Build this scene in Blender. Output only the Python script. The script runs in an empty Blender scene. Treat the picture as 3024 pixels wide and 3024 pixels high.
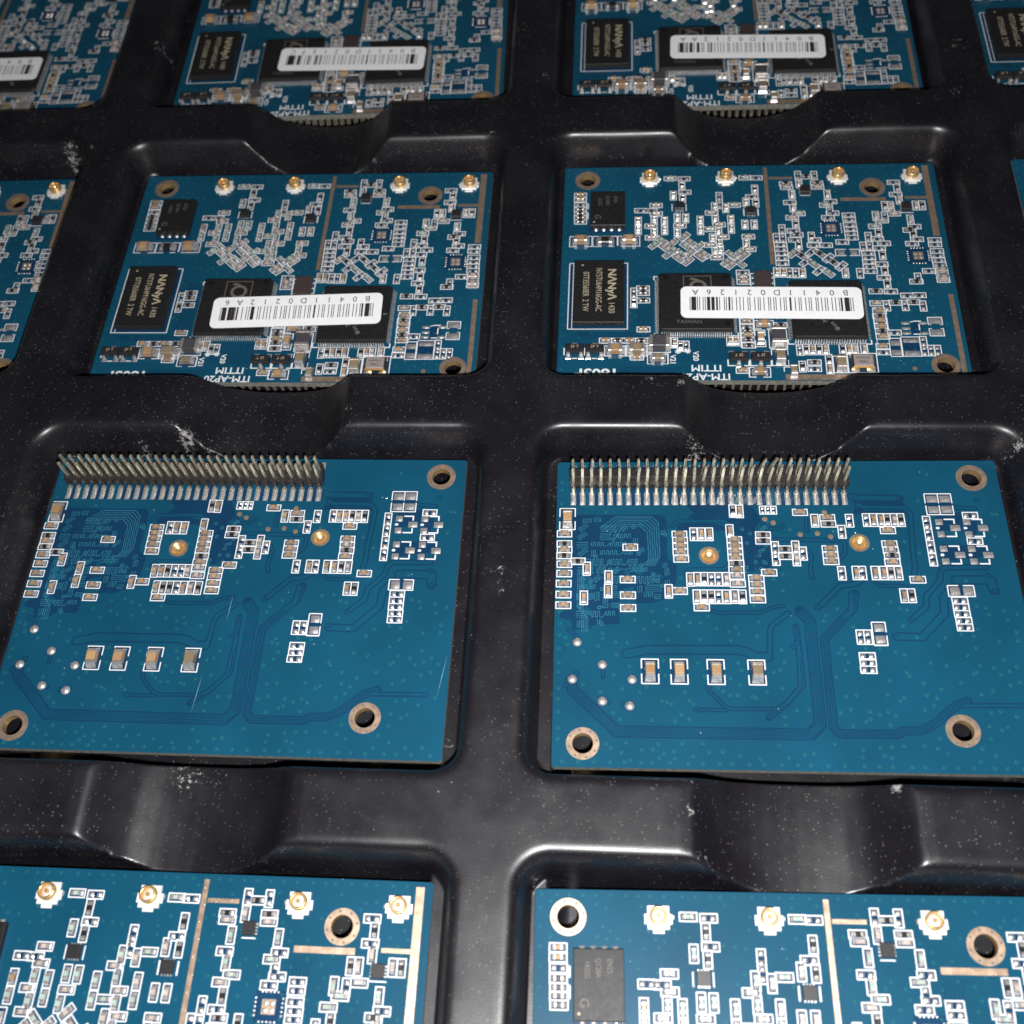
import bpy, math, random
import numpy as np
from mathutils import Matrix, Vector
from mathutils.geometry import tessellate_polygon

MM = 0.001
random.seed(7)
scene = bpy.context.scene
COL = scene.collection

# ------------------------------------------------------------------ camera
CAM_ROT = np.array([[0.99681995, 0.00068694, 0.07968378],
                    [0.03873201, 0.86971997, -0.49202338],
                    [-0.06964057, 0.49354503, 0.86692762]])
CAM_POS = np.array([5.9453, -83.0207, 132.0086])          # millimetres
FOCAL_PX = 3241.47                                        # for a 3024 pixel wide picture
cam_data = bpy.data.cameras.new('camera')
cam = bpy.data.objects.new('camera', cam_data)
COL.objects.link(cam)
m = Matrix([list(map(float, r)) + [0.0] for r in CAM_ROT] + [[0, 0, 0, 1]])
m.translation = Vector([float(c) * MM for c in CAM_POS])
cam.matrix_world = m
cam_data.sensor_width = 36.0
cam_data.lens = FOCAL_PX / 3024.0 * 36.0
cam_data.clip_start = 0.005
cam_data.clip_end = 5.0
cam_data.dof.use_dof = True
cam_data.dof.focus_distance = 0.152
cam_data.dof.aperture_fstop = 30.0
scene.camera = cam

# ------------------------------------------------------------------ light: the phone's flash and a dim room
world = bpy.data.worlds.new('World')
scene.world = world
world.use_nodes = True
wn = world.node_tree.nodes
bg = wn.get('Background') or wn.new('ShaderNodeBackground')
bg.inputs['Color'].default_value = (0.85, 0.92, 1.0, 1)
bg.inputs['Strength'].default_value = 0.03
fl = bpy.data.lights.new('flash', 'POINT')
fl.energy = 1.85
fl.color = (1.0, 0.985, 0.975)
fl.shadow_soft_size = 2.6 * MM
flash = bpy.data.objects.new('flash', fl)
flash.location = cam.matrix_world @ (Vector((5.0, -10.0, 0.0)) * MM)
COL.objects.link(flash)

scene.view_settings.view_transform = 'Standard'
scene.view_settings.look = 'None'
scene.view_settings.exposure = 0.0
scene.view_settings.gamma = 1.0
scene.view_settings.use_curve_mapping = False
scene.render.engine = 'CYCLES'
scene.cycles.max_bounces = 5
scene.cycles.caustics_reflective = False
scene.cycles.caustics_refractive = False
scene.cycles.sample_clamp_indirect = 4.0

# ------------------------------------------------------------------ measured layout (millimetres; u right, v towards the viewer)
BOARD_W, BOARD_H, BOARD_T = 60.0, 43.92, 1.0
COMPONENT_SIDE = {
    'ch': '2.69,6.36 2.71,7.39 7.24,36.58 10.77,36.59 11.92,39.76 12.88,34.44 28.38,32.84 28.44,35.58 27.39,42.14 48.15,31.04 48.11,32.83 48.09,33.91 48.17,35.85 47.93,37.65',
    'cv': '12.15,12.35 33.5,23.23 34.48,23.24 37.36,23.38 17.52,36.99 25.74,36.58 26.62,36.58 37.71,38.26 39.59,38.26 43.01,38.2 39.95,41.87',
    'ea': '37.94,21.2 39.9,22.97 39.04,19.12 41.56,20.41 43.37,22.06',
    'eh': '2.74,8.49 19.68,2.9 19.73,5.93 12.53,9.96 14.22,9.99 31.4,2.88 30.5,7.13 36.46,8.52 36.62,14.64 36.68,16.53 34.42,17.53 34.41,18.46 34.45,19.39 34.44,20.28 34.46,21.36 42.92,8.42 42.98,10.97 42.19,11.88 45.43,11.4 45.44,12.32 45.47,13.51 45.48,14.42 45.5,15.27 45.51,16.18 39.75,16.63 39.52,17.72 41.41,17.74 43.96,17.12 53.18,4.31 53.25,6.98 49.37,16.52 50.28,17.44 49.41,18.47 47.7,19.41 47.7,20.37 47.66,21.26 47.67,22.14 47.72,23.08 49.46,21.75 49.52,24.44 55.36,14 55.39,16.66 54.57,17.55 58.04,16.83 57.98,17.73 58.1,19.11 58.07,20.06 58.11,20.94 58.13,21.89 56.38,23.15 28.24,23.27 28.37,33.99 37.76,41.81 50.24,27.22 52.61,28.02 54.33,27.97 49.89,35.1 47.9,38.76',
    'ev': '25.24,7.04 25.27,8.68 38.16,2.5 40.77,2.54 34.87,14.29 33.84,16.17 34.87,16.18 42.6,10.43 35.45,23.37 36.33,23.38 46.05,23.57 51.06,11.73 48.04,16.09 47.07,18.1 48.09,18.04 54.62,24.54 19.18,37.65 11.45,27.27 35.91,38.33 49.34,30.02 52.03,29.96 54.66,30.04 53.86,36.79 53.84,38.45 54.79,38.45 55.69,38.45',
    'ga': '14.7,17.36 16.88,19.37 21.75,17.73 27.97,19.19',
    'gb': '15.87,16.47 17.77,18.5 18.86,19.25 19.66,17.71 26.65,19.61 27.98,21.37 39.21,21.65 41.3,23.41',
    'gh': '17.41,2.81 23.51,14.16 23.51,17.52 27.61,8.95 29.59,2.84 37.7,10.96 42.08,9.15 50.5,12.66 49.29,13.85',
    'gv': '17.84,6.69 18.42,11.67 19.77,11.68 18.34,14.85 14.72,12 14.69,14.73 12.15,14.17 16.34,12.33 16.37,14.23 24.46,9.37 24.43,11.83 24.88,14.48 24.9,17.1 24.18,18.71 25,18.57 22.07,12.25 22.05,14.3 26.89,14.06 29.1,17.22 36.92,6.76 36.87,9.6 42.52,6.78 49.63,11.64 54.88,12.5',
    'pa': '17.47,17.09 19.91,20.86 19.43,15.69 20.28,19.11 28.65,19.78 25.94,21.13 26.62,21.65 36.24,19.35',
    'pb': '16.24,17.97 18.4,20.19 20.39,16.9 22.52,19.43 21.79,19.93',
    'ph': '18.78,13.35 15.05,8.84 15.07,10.7 14.2,13.37 14.24,15.86 23.91,10.59 24.99,13.2 25.49,15.84 24.46,20.1 29.5,15.81 29.53,18.47 36.16,5.1 41.1,5.12 36.58,11.81 52.51,11.18 28.29,24.22 28.3,25.16 47.91,29.49',
    'pv': '23.89,16.12 26.22,9.62 26.91,12.16 29.48,8.36 29.08,13.18 30.57,13.2 38.18,4.3 43.85,23.43 53.63,8.15 52.18,9.51 56.12,9.43 43.87,38.2 45.22,38.14',
    'rb': '37.48,19.87 40.32,19.51 42.23,21.3',
    'rh': '2.76,9.59 2.79,10.52 2.81,11.37 2.83,12.3 39.42,2.8 36.06,4.34 41.07,4.29 37.03,15.49 54.51,14.69 54.23,25.27 9.03,36.59 12.56,36.59 12.86,26.36 12.86,27.28 12.9,28.82 28.4,34.69 28.45,36.39 28.49,37.52 33.37,33.68 37.81,40.66 48.01,27.14 48.05,32 48.14,34.79 50.69,29.38 53.33,29.32',
    'rv': '19.31,4.41 19.36,7.26 31.03,5.49 31.04,8.46 37.05,13.2 37.21,17.63 39.28,15.97 53.62,5.58 51.3,9.5 57.1,9.45 49.7,15.26 49.82,19.85 49.82,23.1 49.88,25.7 54.96,15.61 18.4,37.65 11.45,29.23 36.79,38.26 38.67,38.26 42.1,38.2 36.03,41.39 39.96,40.17',
}
PIN_SIDE = {
    'ch': '1.17,11.55 1.18,14.01 1.22,16.22 1.18,17.59 1.14,19.08 1.15,20.69 1.15,22.24 10.06,13.62 9.65,18.43 9.64,20.74 9.63,22.61 16.47,20.11 16.72,11.59 16.76,12.54 16.76,13.38 16.77,14.3 16.79,15.34 23.99,12.47 23.99,13.34 23.99,14.22 23.98,15.09 24.02,16.93 33.04,8.18 28.27,17.36 26.5,18.2 26.51,19.15 26.49,20.15 26.49,21.24 19.19,22.45 36.6,9.05 44.34,11 44.31,13.06 44.35,15.74 36.47,13.78 36.47,14.72 36.46,15.67 47.24,18.3',
    'cv': '4.22,16.83 7.12,18.15 7.05,20.16 3.84,21.13 14.98,20.17 19.63,11.58 20.72,11.58 23.47,11.11 24.95,8.05 17.89,18.38 18.85,18.37 18.64,20.9 22.45,20.91 34.88,9.52 42.67,9.41 43.64,9.41 39.51,17.37 41.93,17.36 43.04,17.36 45.2,20.61',
    'eh': '55.41,8.69 55.42,12.62 52.12,21.26 52.09,22.21 52.1,23.13 52.13,24.03 52.15,24.98 39.54,29.04 39.53,29.92 39.52,30.87',
    'ev': '18.61,11.59 29.31,13.68 29.28,15.3 32.91,14.49 20.67,18.36 21.59,18.36 21.46,20.92 39.51,9.49 38.31,11.18 41.75,9.41 37.65,17.38 40.31,17.37 49.6,9.82 49.59,11.55 49.61,13.51 49.58,15.32 39.02,26.45 39.97,26.44',
    'ph': '24.02,17.84 24.03,19.02 44.33,13.96',
    'pv': '32,13.62 31.97,15.35 22.6,18.35 23.53,20.87 45.39,9.41 44.91,17.35',
    'rh': '1.17,13.1 1.16,14.91 3.01,15.74 24.03,16.01 27.83,11.69 27.82,12.58 30.56,13.85 30.58,14.9 36.64,10.01 44.4,14.75',
    'rv': '24.05,7.99 19.71,18.37 19.56,20.9 20.51,20.89 24.55,20.92 44.47,9.41 46.26,9.41 43.93,17.35 46.17,20.61',
    'sv': '28.08,7.85 28.83,7.85 29.56,7.85',
}
TRACES = [
    (1, 0.2, [(9.37, 28.99), (10.8, 28.72), (11.92, 28.42), (23.27, 28.34), (24.51, 28.58), (25.86, 29.33), (27.19, 29.23)]),
    (0.45, 0.2, [(27.19, 29.23), (27.51, 28.47), (27.73, 25.55), (28.07, 24.85), (29.75, 23.62), (30.26, 23.17)]),
    (0.2, 0.2, [(19.54, 33.33), (19.69, 34.06), (21.44, 35.91), (22.18, 36.22), (27.66, 36.15), (28.76, 35.6), (29.79, 34.58), (30.79, 33.27), (31.06, 29.28), (31.17, 27.58)]),
    (0.2, 0.2, [(17.82, 36.4), (21.56, 36.36)]),
    (0.2, 0.2, [(6.34, 30.73), (6.34, 32.21)]),
    (0.5, 0.2, [(34.04, 22.34), (34.73, 21.77), (37.2, 19.22), (39.01, 19.02), (40.01, 18.48)]),
    (0.45, 0.2, [(45.57, 24.03), (47.72, 22.23), (48.06, 20.43)]),
    (0.45, 0.2, [(45.63, 23.96), (47.84, 22.06), (47.92, 20.75), (50.08, 18.33), (50.32, 17.11), (51.0, 16.49), (56.23, 16.47)]),
    (0.8, 0.2, [(43.49, 26.31), (46.7, 26.39), (49.89, 23.11), (50.13, 20.8), (51.4, 19.41)]),
    (1, 0.2, [(52.1, 18.32), (56.45, 18.3), (56.62, 19.74)]),
    (0.75, 0.2, [(40.15, 5.67), (40.83, 5.93), (46.49, 6.0)]),
    (0.45, 0.2, [(40.8, 6.98), (41.56, 7.35), (47.0, 7.46), (47.65, 8.49), (47.17, 14.55), (47.18, 16.32), (46.81, 17.78)]),
    (0.35, 0.2, [(38.53, 20.32), (38.36, 21.84), (38.34, 22.78), (37.23, 23.73)]),
    (0.22, 0.2, [(20.24, 22.83), (21.22, 23.2), (26.65, 23.11), (28.18, 22.44), (29.69, 22.1)]),
    (0.3, 0.2, [(28.85, 12.4), (34.36, 12.39)]),
    (0.3, 0.2, [(33.66, 14.2), (33.94, 15.0), (33.63, 17.29), (33.82, 18.08)]),
    (0.25, 0.2, [(27.9, 9.97), (28.46, 10.81), (30.11, 10.69), (30.66, 10.15)]),
    (0.25, 0.2, [(33.85, 8.9), (33.66, 10.92), (33.85, 11.04)]),
    (0.3, 0.2, [(33.46, 12.43), (38.18, 12.47), (38.48, 12.87), (38.41, 14.37), (37.58, 15.27)]),
    (0.35, 0.18, [(17.27, 17.47), (17.8, 16.95), (22.36, 16.88), (23.11, 16.19)]),
    (0.35, 0.18, [(15.57, 10.34), (16.53, 9.62), (22.56, 9.5), (23.47, 9.97)]),
    (0.25, 0.2, [(41.77, 18.67), (42.3, 19.2), (45.17, 19.23), (45.74, 19.42)]),
    (0.3, 0.2, [(50.37, 35.4), (57.23, 35.31)]),
    (0.3, 0.2, [(53.36, 7.42), (56.19, 7.62)]),
]
BUSES = [
    (5, 0.26, [(2.32, 32.79), (2.49, 33.96), (8.01, 39.32), (31.6, 39.36), (32.85, 38.05), (32.88, 24.3), (31.81, 22.88)]),
    (3, 0.3, [(39.0, 20.31), (38.58, 22.39), (34.45, 26.75), (34.46, 27.8), (34.4, 38.3), (35.06, 39.22), (42.0, 39.17), (42.59, 38.73), (44.93, 38.62), (46.55, 37.8), (49.3, 35.5), (50.92, 34.83)]),
    (2, 0.3, [(31.06, 25.03), (31.22, 32.94), (28.99, 35.46), (26.68, 37.29)]),
]
BARE_ZONES = [
    [(2.38, 8.55), (14.48, 8.56), (15.07, 9.42), (14.95, 15.29), (16.19, 16.37), (15.98, 18.94), (14.35, 21.33), (12.91, 21.87), (10.66, 21.88), (10.46, 19.37), (8.53, 20.04), (8.48, 24.89), (5.05, 25.05), (4.82, 25.57), (2.45, 25.72), (2.2, 24.43), (0.64, 24.05), (0.75, 23.26), (2.24, 22.6), (2.18, 18.06), (2.29, 11.27), (2.65, 10.42)],
    [(17.57, 6.82), (26.67, 6.9), (27.74, 9.38), (26.93, 10.57), (26.37, 17.2), (25.17, 17.21), (25.2, 12.7), (23.87, 11.88), (23.97, 10.21), (23.18, 9.62), (17.8, 9.13), (18.77, 8.29)],
    [(16.4, 10.22), (17.98, 9.74), (20.89, 9.8), (22.93, 10.33), (22.89, 11.05), (16.48, 11.05)],
    [(26.64, 13.4), (28.77, 13.39), (28.52, 16.74), (26.6, 16.86)],
    [(40.42, 6.41), (46.79, 6.42), (47.22, 7.15), (41.58, 7.12), (40.39, 6.72)],
    [(40.3, 7.55), (41.36, 7.55), (41.66, 7.97), (46.93, 7.97), (47.21, 8.49), (40.19, 8.49)],
    [(50.97, 8.66), (54.46, 8.14), (53.99, 11.1), (50.87, 10.85)],
    [(54.66, 8.27), (56.41, 8.27), (55.67, 12.11), (54.22, 12.37)],
    [(50.96, 13.13), (56.77, 13.24), (56.5, 14.87), (50.81, 15.63)],
]

# ------------------------------------------------------------------ materials
MATS = {}
def new_mat(name):
    mt = bpy.data.materials.new(name)
    mt.use_nodes = True
    MATS[name] = mt
    nt = mt.node_tree
    return mt, nt.nodes, nt.links, nt.nodes['Principled BSDF']

def simple(name, col, rough=0.5, metal=0.0, spec=0.5, coat=0.0, coat_rough=0.1, vary=0.0, noise=0.0, nscale=4000.0, bump=0.0):
    mt, n, l, b = new_mat(name)
    b.inputs['Base Color'].default_value = (*col, 1)
    b.inputs['Roughness'].default_value = rough
    b.inputs['Metallic'].default_value = metal
    b.inputs['Specular IOR Level'].default_value = spec
    b.inputs['Coat Weight'].default_value = coat
    b.inputs['Coat Roughness'].default_value = coat_rough
    src = None
    if vary:
        info = n.new('ShaderNodeObjectInfo')
        mr = n.new('ShaderNodeMapRange'); l.new(info.outputs['Random'], mr.inputs[0])
        mr.inputs[3].default_value = 1 - vary; mr.inputs[4].default_value = 1 + vary
        src = mr.outputs[0]
    if noise or bump:
        tc = n.new('ShaderNodeTexCoord')
        nz = n.new('ShaderNodeTexNoise'); nz.inputs['Scale'].default_value = nscale; nz.inputs['Detail'].default_value = 3
        l.new(tc.outputs['Object'], nz.inputs['Vector'])
        if noise:
            m2 = n.new('ShaderNodeMapRange'); l.new(nz.outputs['Fac'], m2.inputs[0])
            m2.inputs[1].default_value = 0.3; m2.inputs[2].default_value = 0.7
            m2.inputs[3].default_value = 1 - noise; m2.inputs[4].default_value = 1 + noise
            if src:
                mu = n.new('ShaderNodeMath'); mu.operation = 'MULTIPLY'
                l.new(src, mu.inputs[0]); l.new(m2.outputs[0], mu.inputs[1]); src = mu.outputs[0]
            else:
                src = m2.outputs[0]
            rr = n.new('ShaderNodeMapRange'); l.new(nz.outputs['Fac'], rr.inputs[0])
            rr.inputs[3].default_value = max(0.02, rough - 0.12); rr.inputs[4].default_value = min(1, rough + 0.12)
            l.new(rr.outputs[0], b.inputs['Roughness'])
        if bump:
            bp = n.new('ShaderNodeBump'); bp.inputs['Strength'].default_value = bump; bp.inputs['Distance'].default_value = 0.02 * MM
            l.new(nz.outputs['Fac'], bp.inputs['Height']); l.new(bp.outputs['Normal'], b.inputs['Normal'])
    if src:
        vm = n.new('ShaderNodeVectorMath'); vm.operation = 'SCALE'
        vm.inputs[0].default_value = col
        l.new(src, vm.inputs['Scale']); l.new(vm.outputs[0], b.inputs['Base Color'])
    return mt

def mask_mat(name, col):
    """glossy solder mask with faint cloudiness, fine grain and a few dust specks"""
    mt, n, l, b = new_mat(name)
    tc = n.new('ShaderNodeTexCoord')
    nz = n.new('ShaderNodeTexNoise'); nz.inputs['Scale'].default_value = 90; nz.inputs['Detail'].default_value = 4
    l.new(tc.outputs['Object'], nz.inputs['Vector'])
    mr = n.new('ShaderNodeMapRange'); l.new(nz.outputs['Fac'], mr.inputs[0])
    mr.inputs[1].default_value = 0.3; mr.inputs[2].default_value = 0.7; mr.inputs[3].default_value = 0.86; mr.inputs[4].default_value = 1.12
    vm = n.new('ShaderNodeVectorMath'); vm.operation = 'SCALE'; vm.inputs[0].default_value = col
    l.new(mr.outputs[0], vm.inputs['Scale'])
    vo = n.new('ShaderNodeTexVoronoi'); vo.inputs['Scale'].default_value = 420
    tcg = n.new('ShaderNodeNewGeometry')
    l.new(tcg.outputs['Position'], vo.inputs['Vector'])
    lt = n.new('ShaderNodeMath'); lt.operation = 'LESS_THAN'; lt.inputs[1].default_value = 0.034
    l.new(vo.outputs['Distance'], lt.inputs[0])
    sep = n.new('ShaderNodeSeparateColor'); l.new(vo.outputs['Color'], sep.inputs[0])
    gt = n.new('ShaderNodeMath'); gt.operation = 'GREATER_THAN'; gt.inputs[1].default_value = 0.62
    l.new(sep.outputs[0], gt.inputs[0])
    an = n.new('ShaderNodeMath'); an.operation = 'MULTIPLY'; l.new(lt.outputs[0], an.inputs[0]); l.new(gt.outputs[0], an.inputs[1])
    sc = n.new('ShaderNodeMath'); sc.operation = 'MULTIPLY'; sc.inputs[1].default_value = 0.55; l.new(an.outputs[0], sc.inputs[0])
    mx = n.new('ShaderNodeMix'); mx.data_type = 'RGBA'
    l.new(sc.outputs[0], mx.inputs[0]); l.new(vm.outputs[0], mx.inputs[6]); mx.inputs[7].default_value = (0.5, 0.55, 0.55, 1)
    l.new(mx.outputs[2], b.inputs['Base Color'])
    b.inputs['Roughness'].default_value = 0.40
    b.inputs['Specular IOR Level'].default_value = 0.12
    b.inputs['Coat Weight'].default_value = 0.55
    b.inputs['Coat Roughness'].default_value = 0.07
    n2 = n.new('ShaderNodeTexNoise'); n2.inputs['Scale'].default_value = 700; n2.inputs['Detail'].default_value = 2
    l.new(tc.outputs['Object'], n2.inputs['Vector'])
    bp = n.new('ShaderNodeBump'); bp.inputs['Strength'].default_value = 0.08; bp.inputs['Distance'].default_value = 0.03 * MM
    l.new(n2.outputs['Fac'], bp.inputs['Height'])
    l.new(bp.outputs['Normal'], b.inputs['Normal']); l.new(bp.outputs['Normal'], b.inputs['Coat Normal'])
    return mt

mask_mat('mask_blue', (0.005, 0.061, 0.111))
mask_mat('mask_navy', (0.005, 0.036, 0.086))
mask_mat('mask_via', (0.013, 0.115, 0.135))
mask_mat('mask_trace', (0.022, 0.125, 0.185))
simple('laminate_edge', (0.15, 0.147, 0.125), 0.7, noise=0.35, nscale=1500)
simple('silkscreen_ink', (0.66, 0.67, 0.68), 0.6, spec=0.3)
simple('gold_copper', (0.60, 0.43, 0.31), 0.42, 0.8, noise=0.12, nscale=900)
simple('gold_plating', (0.90, 0.60, 0.27), 0.32, 0.8)
simple('solder', (0.76, 0.74, 0.73), 0.33, 0.78, noise=0.25, nscale=2600, bump=0.25)
simple('tin_terminal', (0.62, 0.57, 0.52), 0.38, 0.78, vary=0.12, noise=0.2, nscale=3500)
simple('pin_metal', (0.95, 0.86, 0.66), 0.30, 0.88, vary=0.12, noise=0.35, nscale=1000, bump=0.22)
simple('ceramic_tan', (0.35, 0.215, 0.11), 0.40, vary=0.22, noise=0.08)
simple('ceramic_brown', (0.21, 0.16, 0.10), 0.38, vary=0.12, noise=0.1)
simple('ceramic_pale', (0.42, 0.35, 0.32), 0.40, vary=0.14, noise=0.12)
simple('ceramic_green', (0.33, 0.42, 0.37), 0.22, vary=0.12, noise=0.12)
simple('resistor_black', (0.014, 0.014, 0.016), 0.35)
simple('ferrite_grey', (0.055, 0.053, 0.06), 0.45, noise=0.2)
simple('mould_black', (0.013, 0.0125, 0.0135), 0.5, spec=0.35, noise=0.2, nscale=1800, bump=0.25)
simple('mould_brown', (0.05, 0.035, 0.034), 0.5, noise=0.2, nscale=2500)
simple('mould_small', (0.020, 0.019, 0.021), 0.42, noise=0.2, nscale=5000)
simple('laser_mark', (0.42, 0.36, 0.25), 0.6)
simple('laser_mark_dim', (0.12, 0.105, 0.09), 0.6)
simple('dimple_black', (0.008, 0.008, 0.009), 0.35)
simple('header_plastic', (0.020, 0.018, 0.018), 0.45, noise=0.3, nscale=2500, bump=0.6)
simple('connector_shell', (0.85, 0.83, 0.80), 0.45, 0.3)
simple('crystal_lid', (0.34, 0.30, 0.29), 0.45, 0.3, noise=0.12)
simple('crystal_rim', (0.85, 0.55, 0.24), 0.28, 1.0)
simple('sticker_paper', (0.86, 0.86, 0.87), 0.5, noise=0.03, nscale=600)
simple('sticker_ink', (0.03, 0.024, 0.028), 0.5)
simple('scratched_mask', (0.16, 0.30, 0.36), 0.6)
simple('hole_dot', (0.10, 0.11, 0.13), 0.5)

def tray_mat():
    mt, n, l, b = new_mat('tray_plastic')
    geo = n.new('ShaderNodeNewGeometry')
    pos = geo.outputs['Position']
    def noise(scale, detail=3, rough=0.5):
        t = n.new('ShaderNodeTexNoise'); t.inputs['Scale'].default_value = scale; t.inputs['Detail'].default_value = detail
        t.inputs['Roughness'].default_value = rough; l.new(pos, t.inputs['Vector']); return t.outputs['Fac']
    def ramp(x, a, c, lo=0.0, hi=1.0):
        r = n.new('ShaderNodeMapRange'); l.new(x, r.inputs[0]); r.inputs[1].default_value = a; r.inputs[2].default_value = c
        r.inputs[3].default_value = lo; r.inputs[4].default_value = hi; return r.outputs[0]
    def mth(op, a, c):
        r = n.new('ShaderNodeMath'); r.operation = op
        for i, s in enumerate((a, c)):
            if isinstance(s, (int, float)): r.inputs[i].default_value = s
            else: l.new(s, r.inputs[i])
        return r.outputs[0]
    def specks(scale, size, keep):
        v = n.new('ShaderNodeTexVoronoi'); v.inputs['Scale'].default_value = scale; l.new(pos, v.inputs['Vector'])
        s = n.new('ShaderNodeSeparateColor'); l.new(v.outputs['Color'], s.inputs[0])
        big = mth('MULTIPLY', s.outputs[1], size)
        return mth('MULTIPLY', mth('LESS_THAN', v.outputs['Distance'], big), mth('GREATER_THAN', s.outputs[0], keep))
    fine = specks(2600, 0.30, 0.5)
    mid = specks(700, 0.085, 0.86)
    patch = ramp(noise(45, 4), 0.35, 0.62)
    dust = mth('MAXIMUM', mth('MULTIPLY', mth('MULTIPLY', fine, ramp(patch, 0, 1, 0.2, 1.0)), 0.19), mth('MULTIPLY', mid, 0.32))
    att = n.new('ShaderNodeAttribute'); att.attribute_name = 'scuff'
    sn = noise(1700, 5, 0.75)
    sc = mth('MULTIPLY', att.outputs['Fac'], 1.0)
    scuff = ramp(mth('ADD', mth('MULTIPLY', sc, 0.30), sn), 0.70, 0.80)
    scuff = mth('MULTIPLY', scuff, ramp(sc, 0.04, 0.3))
    film = ramp(noise(130, 5), 0.42, 0.75, 0.0, 0.014)
    tot = mth('MINIMUM', mth('ADD', mth('MAXIMUM', dust, mth('MULTIPLY', scuff, 0.75)), film), 1.0)
    mx = n.new('ShaderNodeMix'); mx.data_type = 'RGBA'
    l.new(tot, mx.inputs[0]); mx.inputs[6].default_value = (0.0062, 0.0054, 0.0078, 1); mx.inputs[7].default_value = (0.42, 0.41, 0.40, 1)
    l.new(mx.outputs[2], b.inputs['Base Color'])
    l.new(ramp(noise(300, 4), 0.3, 0.7, 0.32, 0.41), b.inputs['Roughness'])
    b.inputs['Specular IOR Level'].default_value = 0.62
    bp = n.new('ShaderNodeBump'); bp.inputs['Strength'].default_value = 0.3; bp.inputs['Distance'].default_value = 0.03 * MM
    l.new(noise(5200, 2), bp.inputs['Height']); l.new(bp.outputs['Normal'], b.inputs['Normal'])
tray_mat()

# ------------------------------------------------------------------ mesh helpers (millimetres in, metres out)
class MB:
    def __init__(self): self.v, self.f, self.m, self.names = [], [], [], []
    def mi(self, mat):
        if mat not in self.names: self.names.append(mat)
        return self.names.index(mat)
    def add(self, verts, faces, mat):
        o = len(self.v); self.v += verts; k = self.mi(mat)
        for f in faces: self.f.append([o + i for i in f]); self.m.append(k)
    def loft(self, loops, mat, top=True, bottom=False):
        n = len(loops[0]); vs = [p for lp in loops for p in lp]; fs = []
        for a in range(len(loops) - 1):
            for i in range(n):
                j = (i + 1) % n
                fs.append((a*n+i, a*n+j, (a+1)*n+j, (a+1)*n+i))
        if top: fs.append(tuple((len(loops)-1)*n + i for i in range(n)))
        if bottom: fs.append(tuple(reversed(range(n))))
        self.add(vs, fs, mat)
    def box(self, cx, cy, z0, sx, sy, h, mat, ch=0.0, rot=0.0):
        def rect(ins, z):
            a, c = sx/2 - ins, sy/2 - ins
            pts = [(-a,-c), (a,-c), (a,c), (-a,c)]
            cr, sr = math.cos(rot), math.sin(rot)
            return [(cx + x*cr - y*sr, cy + x*sr + y*cr, z) for x, y in pts]
        if ch: self.loft([rect(0, z0), rect(0, z0+h-ch), rect(ch, z0+h)], mat)
        else: self.loft([rect(0, z0), rect(0, z0+h)], mat)
    def rings(self, cx, cy, prof, mat, n=16, cap=True):
        self.loft([[(cx + r*math.cos(2*math.pi*i/n), cy + r*math.sin(2*math.pi*i/n), z) for i in range(n)] for r, z in prof], mat, top=cap)
    def sheet(self, poly, z, mat):
        t = tessellate_polygon([[Vector((x, y, 0)) for x, y in poly]])
        self.add([(x, y, z) for x, y in poly], [tuple(k) for k in t], mat)
    def build(self, name, smooth=False):
        me = bpy.data.meshes.new(name)
        me.from_pydata([(x*MM, y*MM, z*MM) for x, y, z in self.v], [], self.f)
        for nm in self.names: me.materials.append(MATS[nm])
        me.polygons.foreach_set('material_index', self.m)
        if smooth: me.polygons.foreach_set('use_smooth', [True]*len(self.f))
        me.update()
        return me

def up_facing(me):
    """flat sheets: make every face look upwards"""
    for p in me.polygons:
        if p.normal.z < 0: p.flip()
    me.update(); return me

def link(name, data, parent=None, loc=(0,0,0), rz=0.0, kind=None):
    o = bpy.data.objects.new(name, data)
    COL.objects.link(o)
    if parent is not None: o.parent = parent
    o.location = [c*MM for c in loc]
    o.rotation_euler = (0, 0, rz)
    if kind: o['kind'] = kind
    return o

TEXT = {}
def text_mesh(s, size, mat, bold=0.0, condense=1.0):
    key = (s, size, mat, bold, condense)
    if key not in TEXT:
        cu = bpy.data.curves.new('text', 'FONT')
        cu.body = s; cu.size = size*MM; cu.align_x = 'CENTER'; cu.align_y = 'CENTER'
        cu.resolution_u = 3; cu.offset = bold*MM; cu.fill_mode = 'FRONT'
        ob = bpy.data.objects.new('text', cu)
        me = bpy.data.meshes.new_from_object(ob)
        bpy.data.objects.remove(ob); bpy.data.curves.remove(cu)
        me.materials.clear(); me.materials.append(MATS[mat])
        if condense != 1.0: me.transform(Matrix.Scale(condense, 4, (1, 0, 0)))
        TEXT[key] = me
    return TEXT[key]

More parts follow.
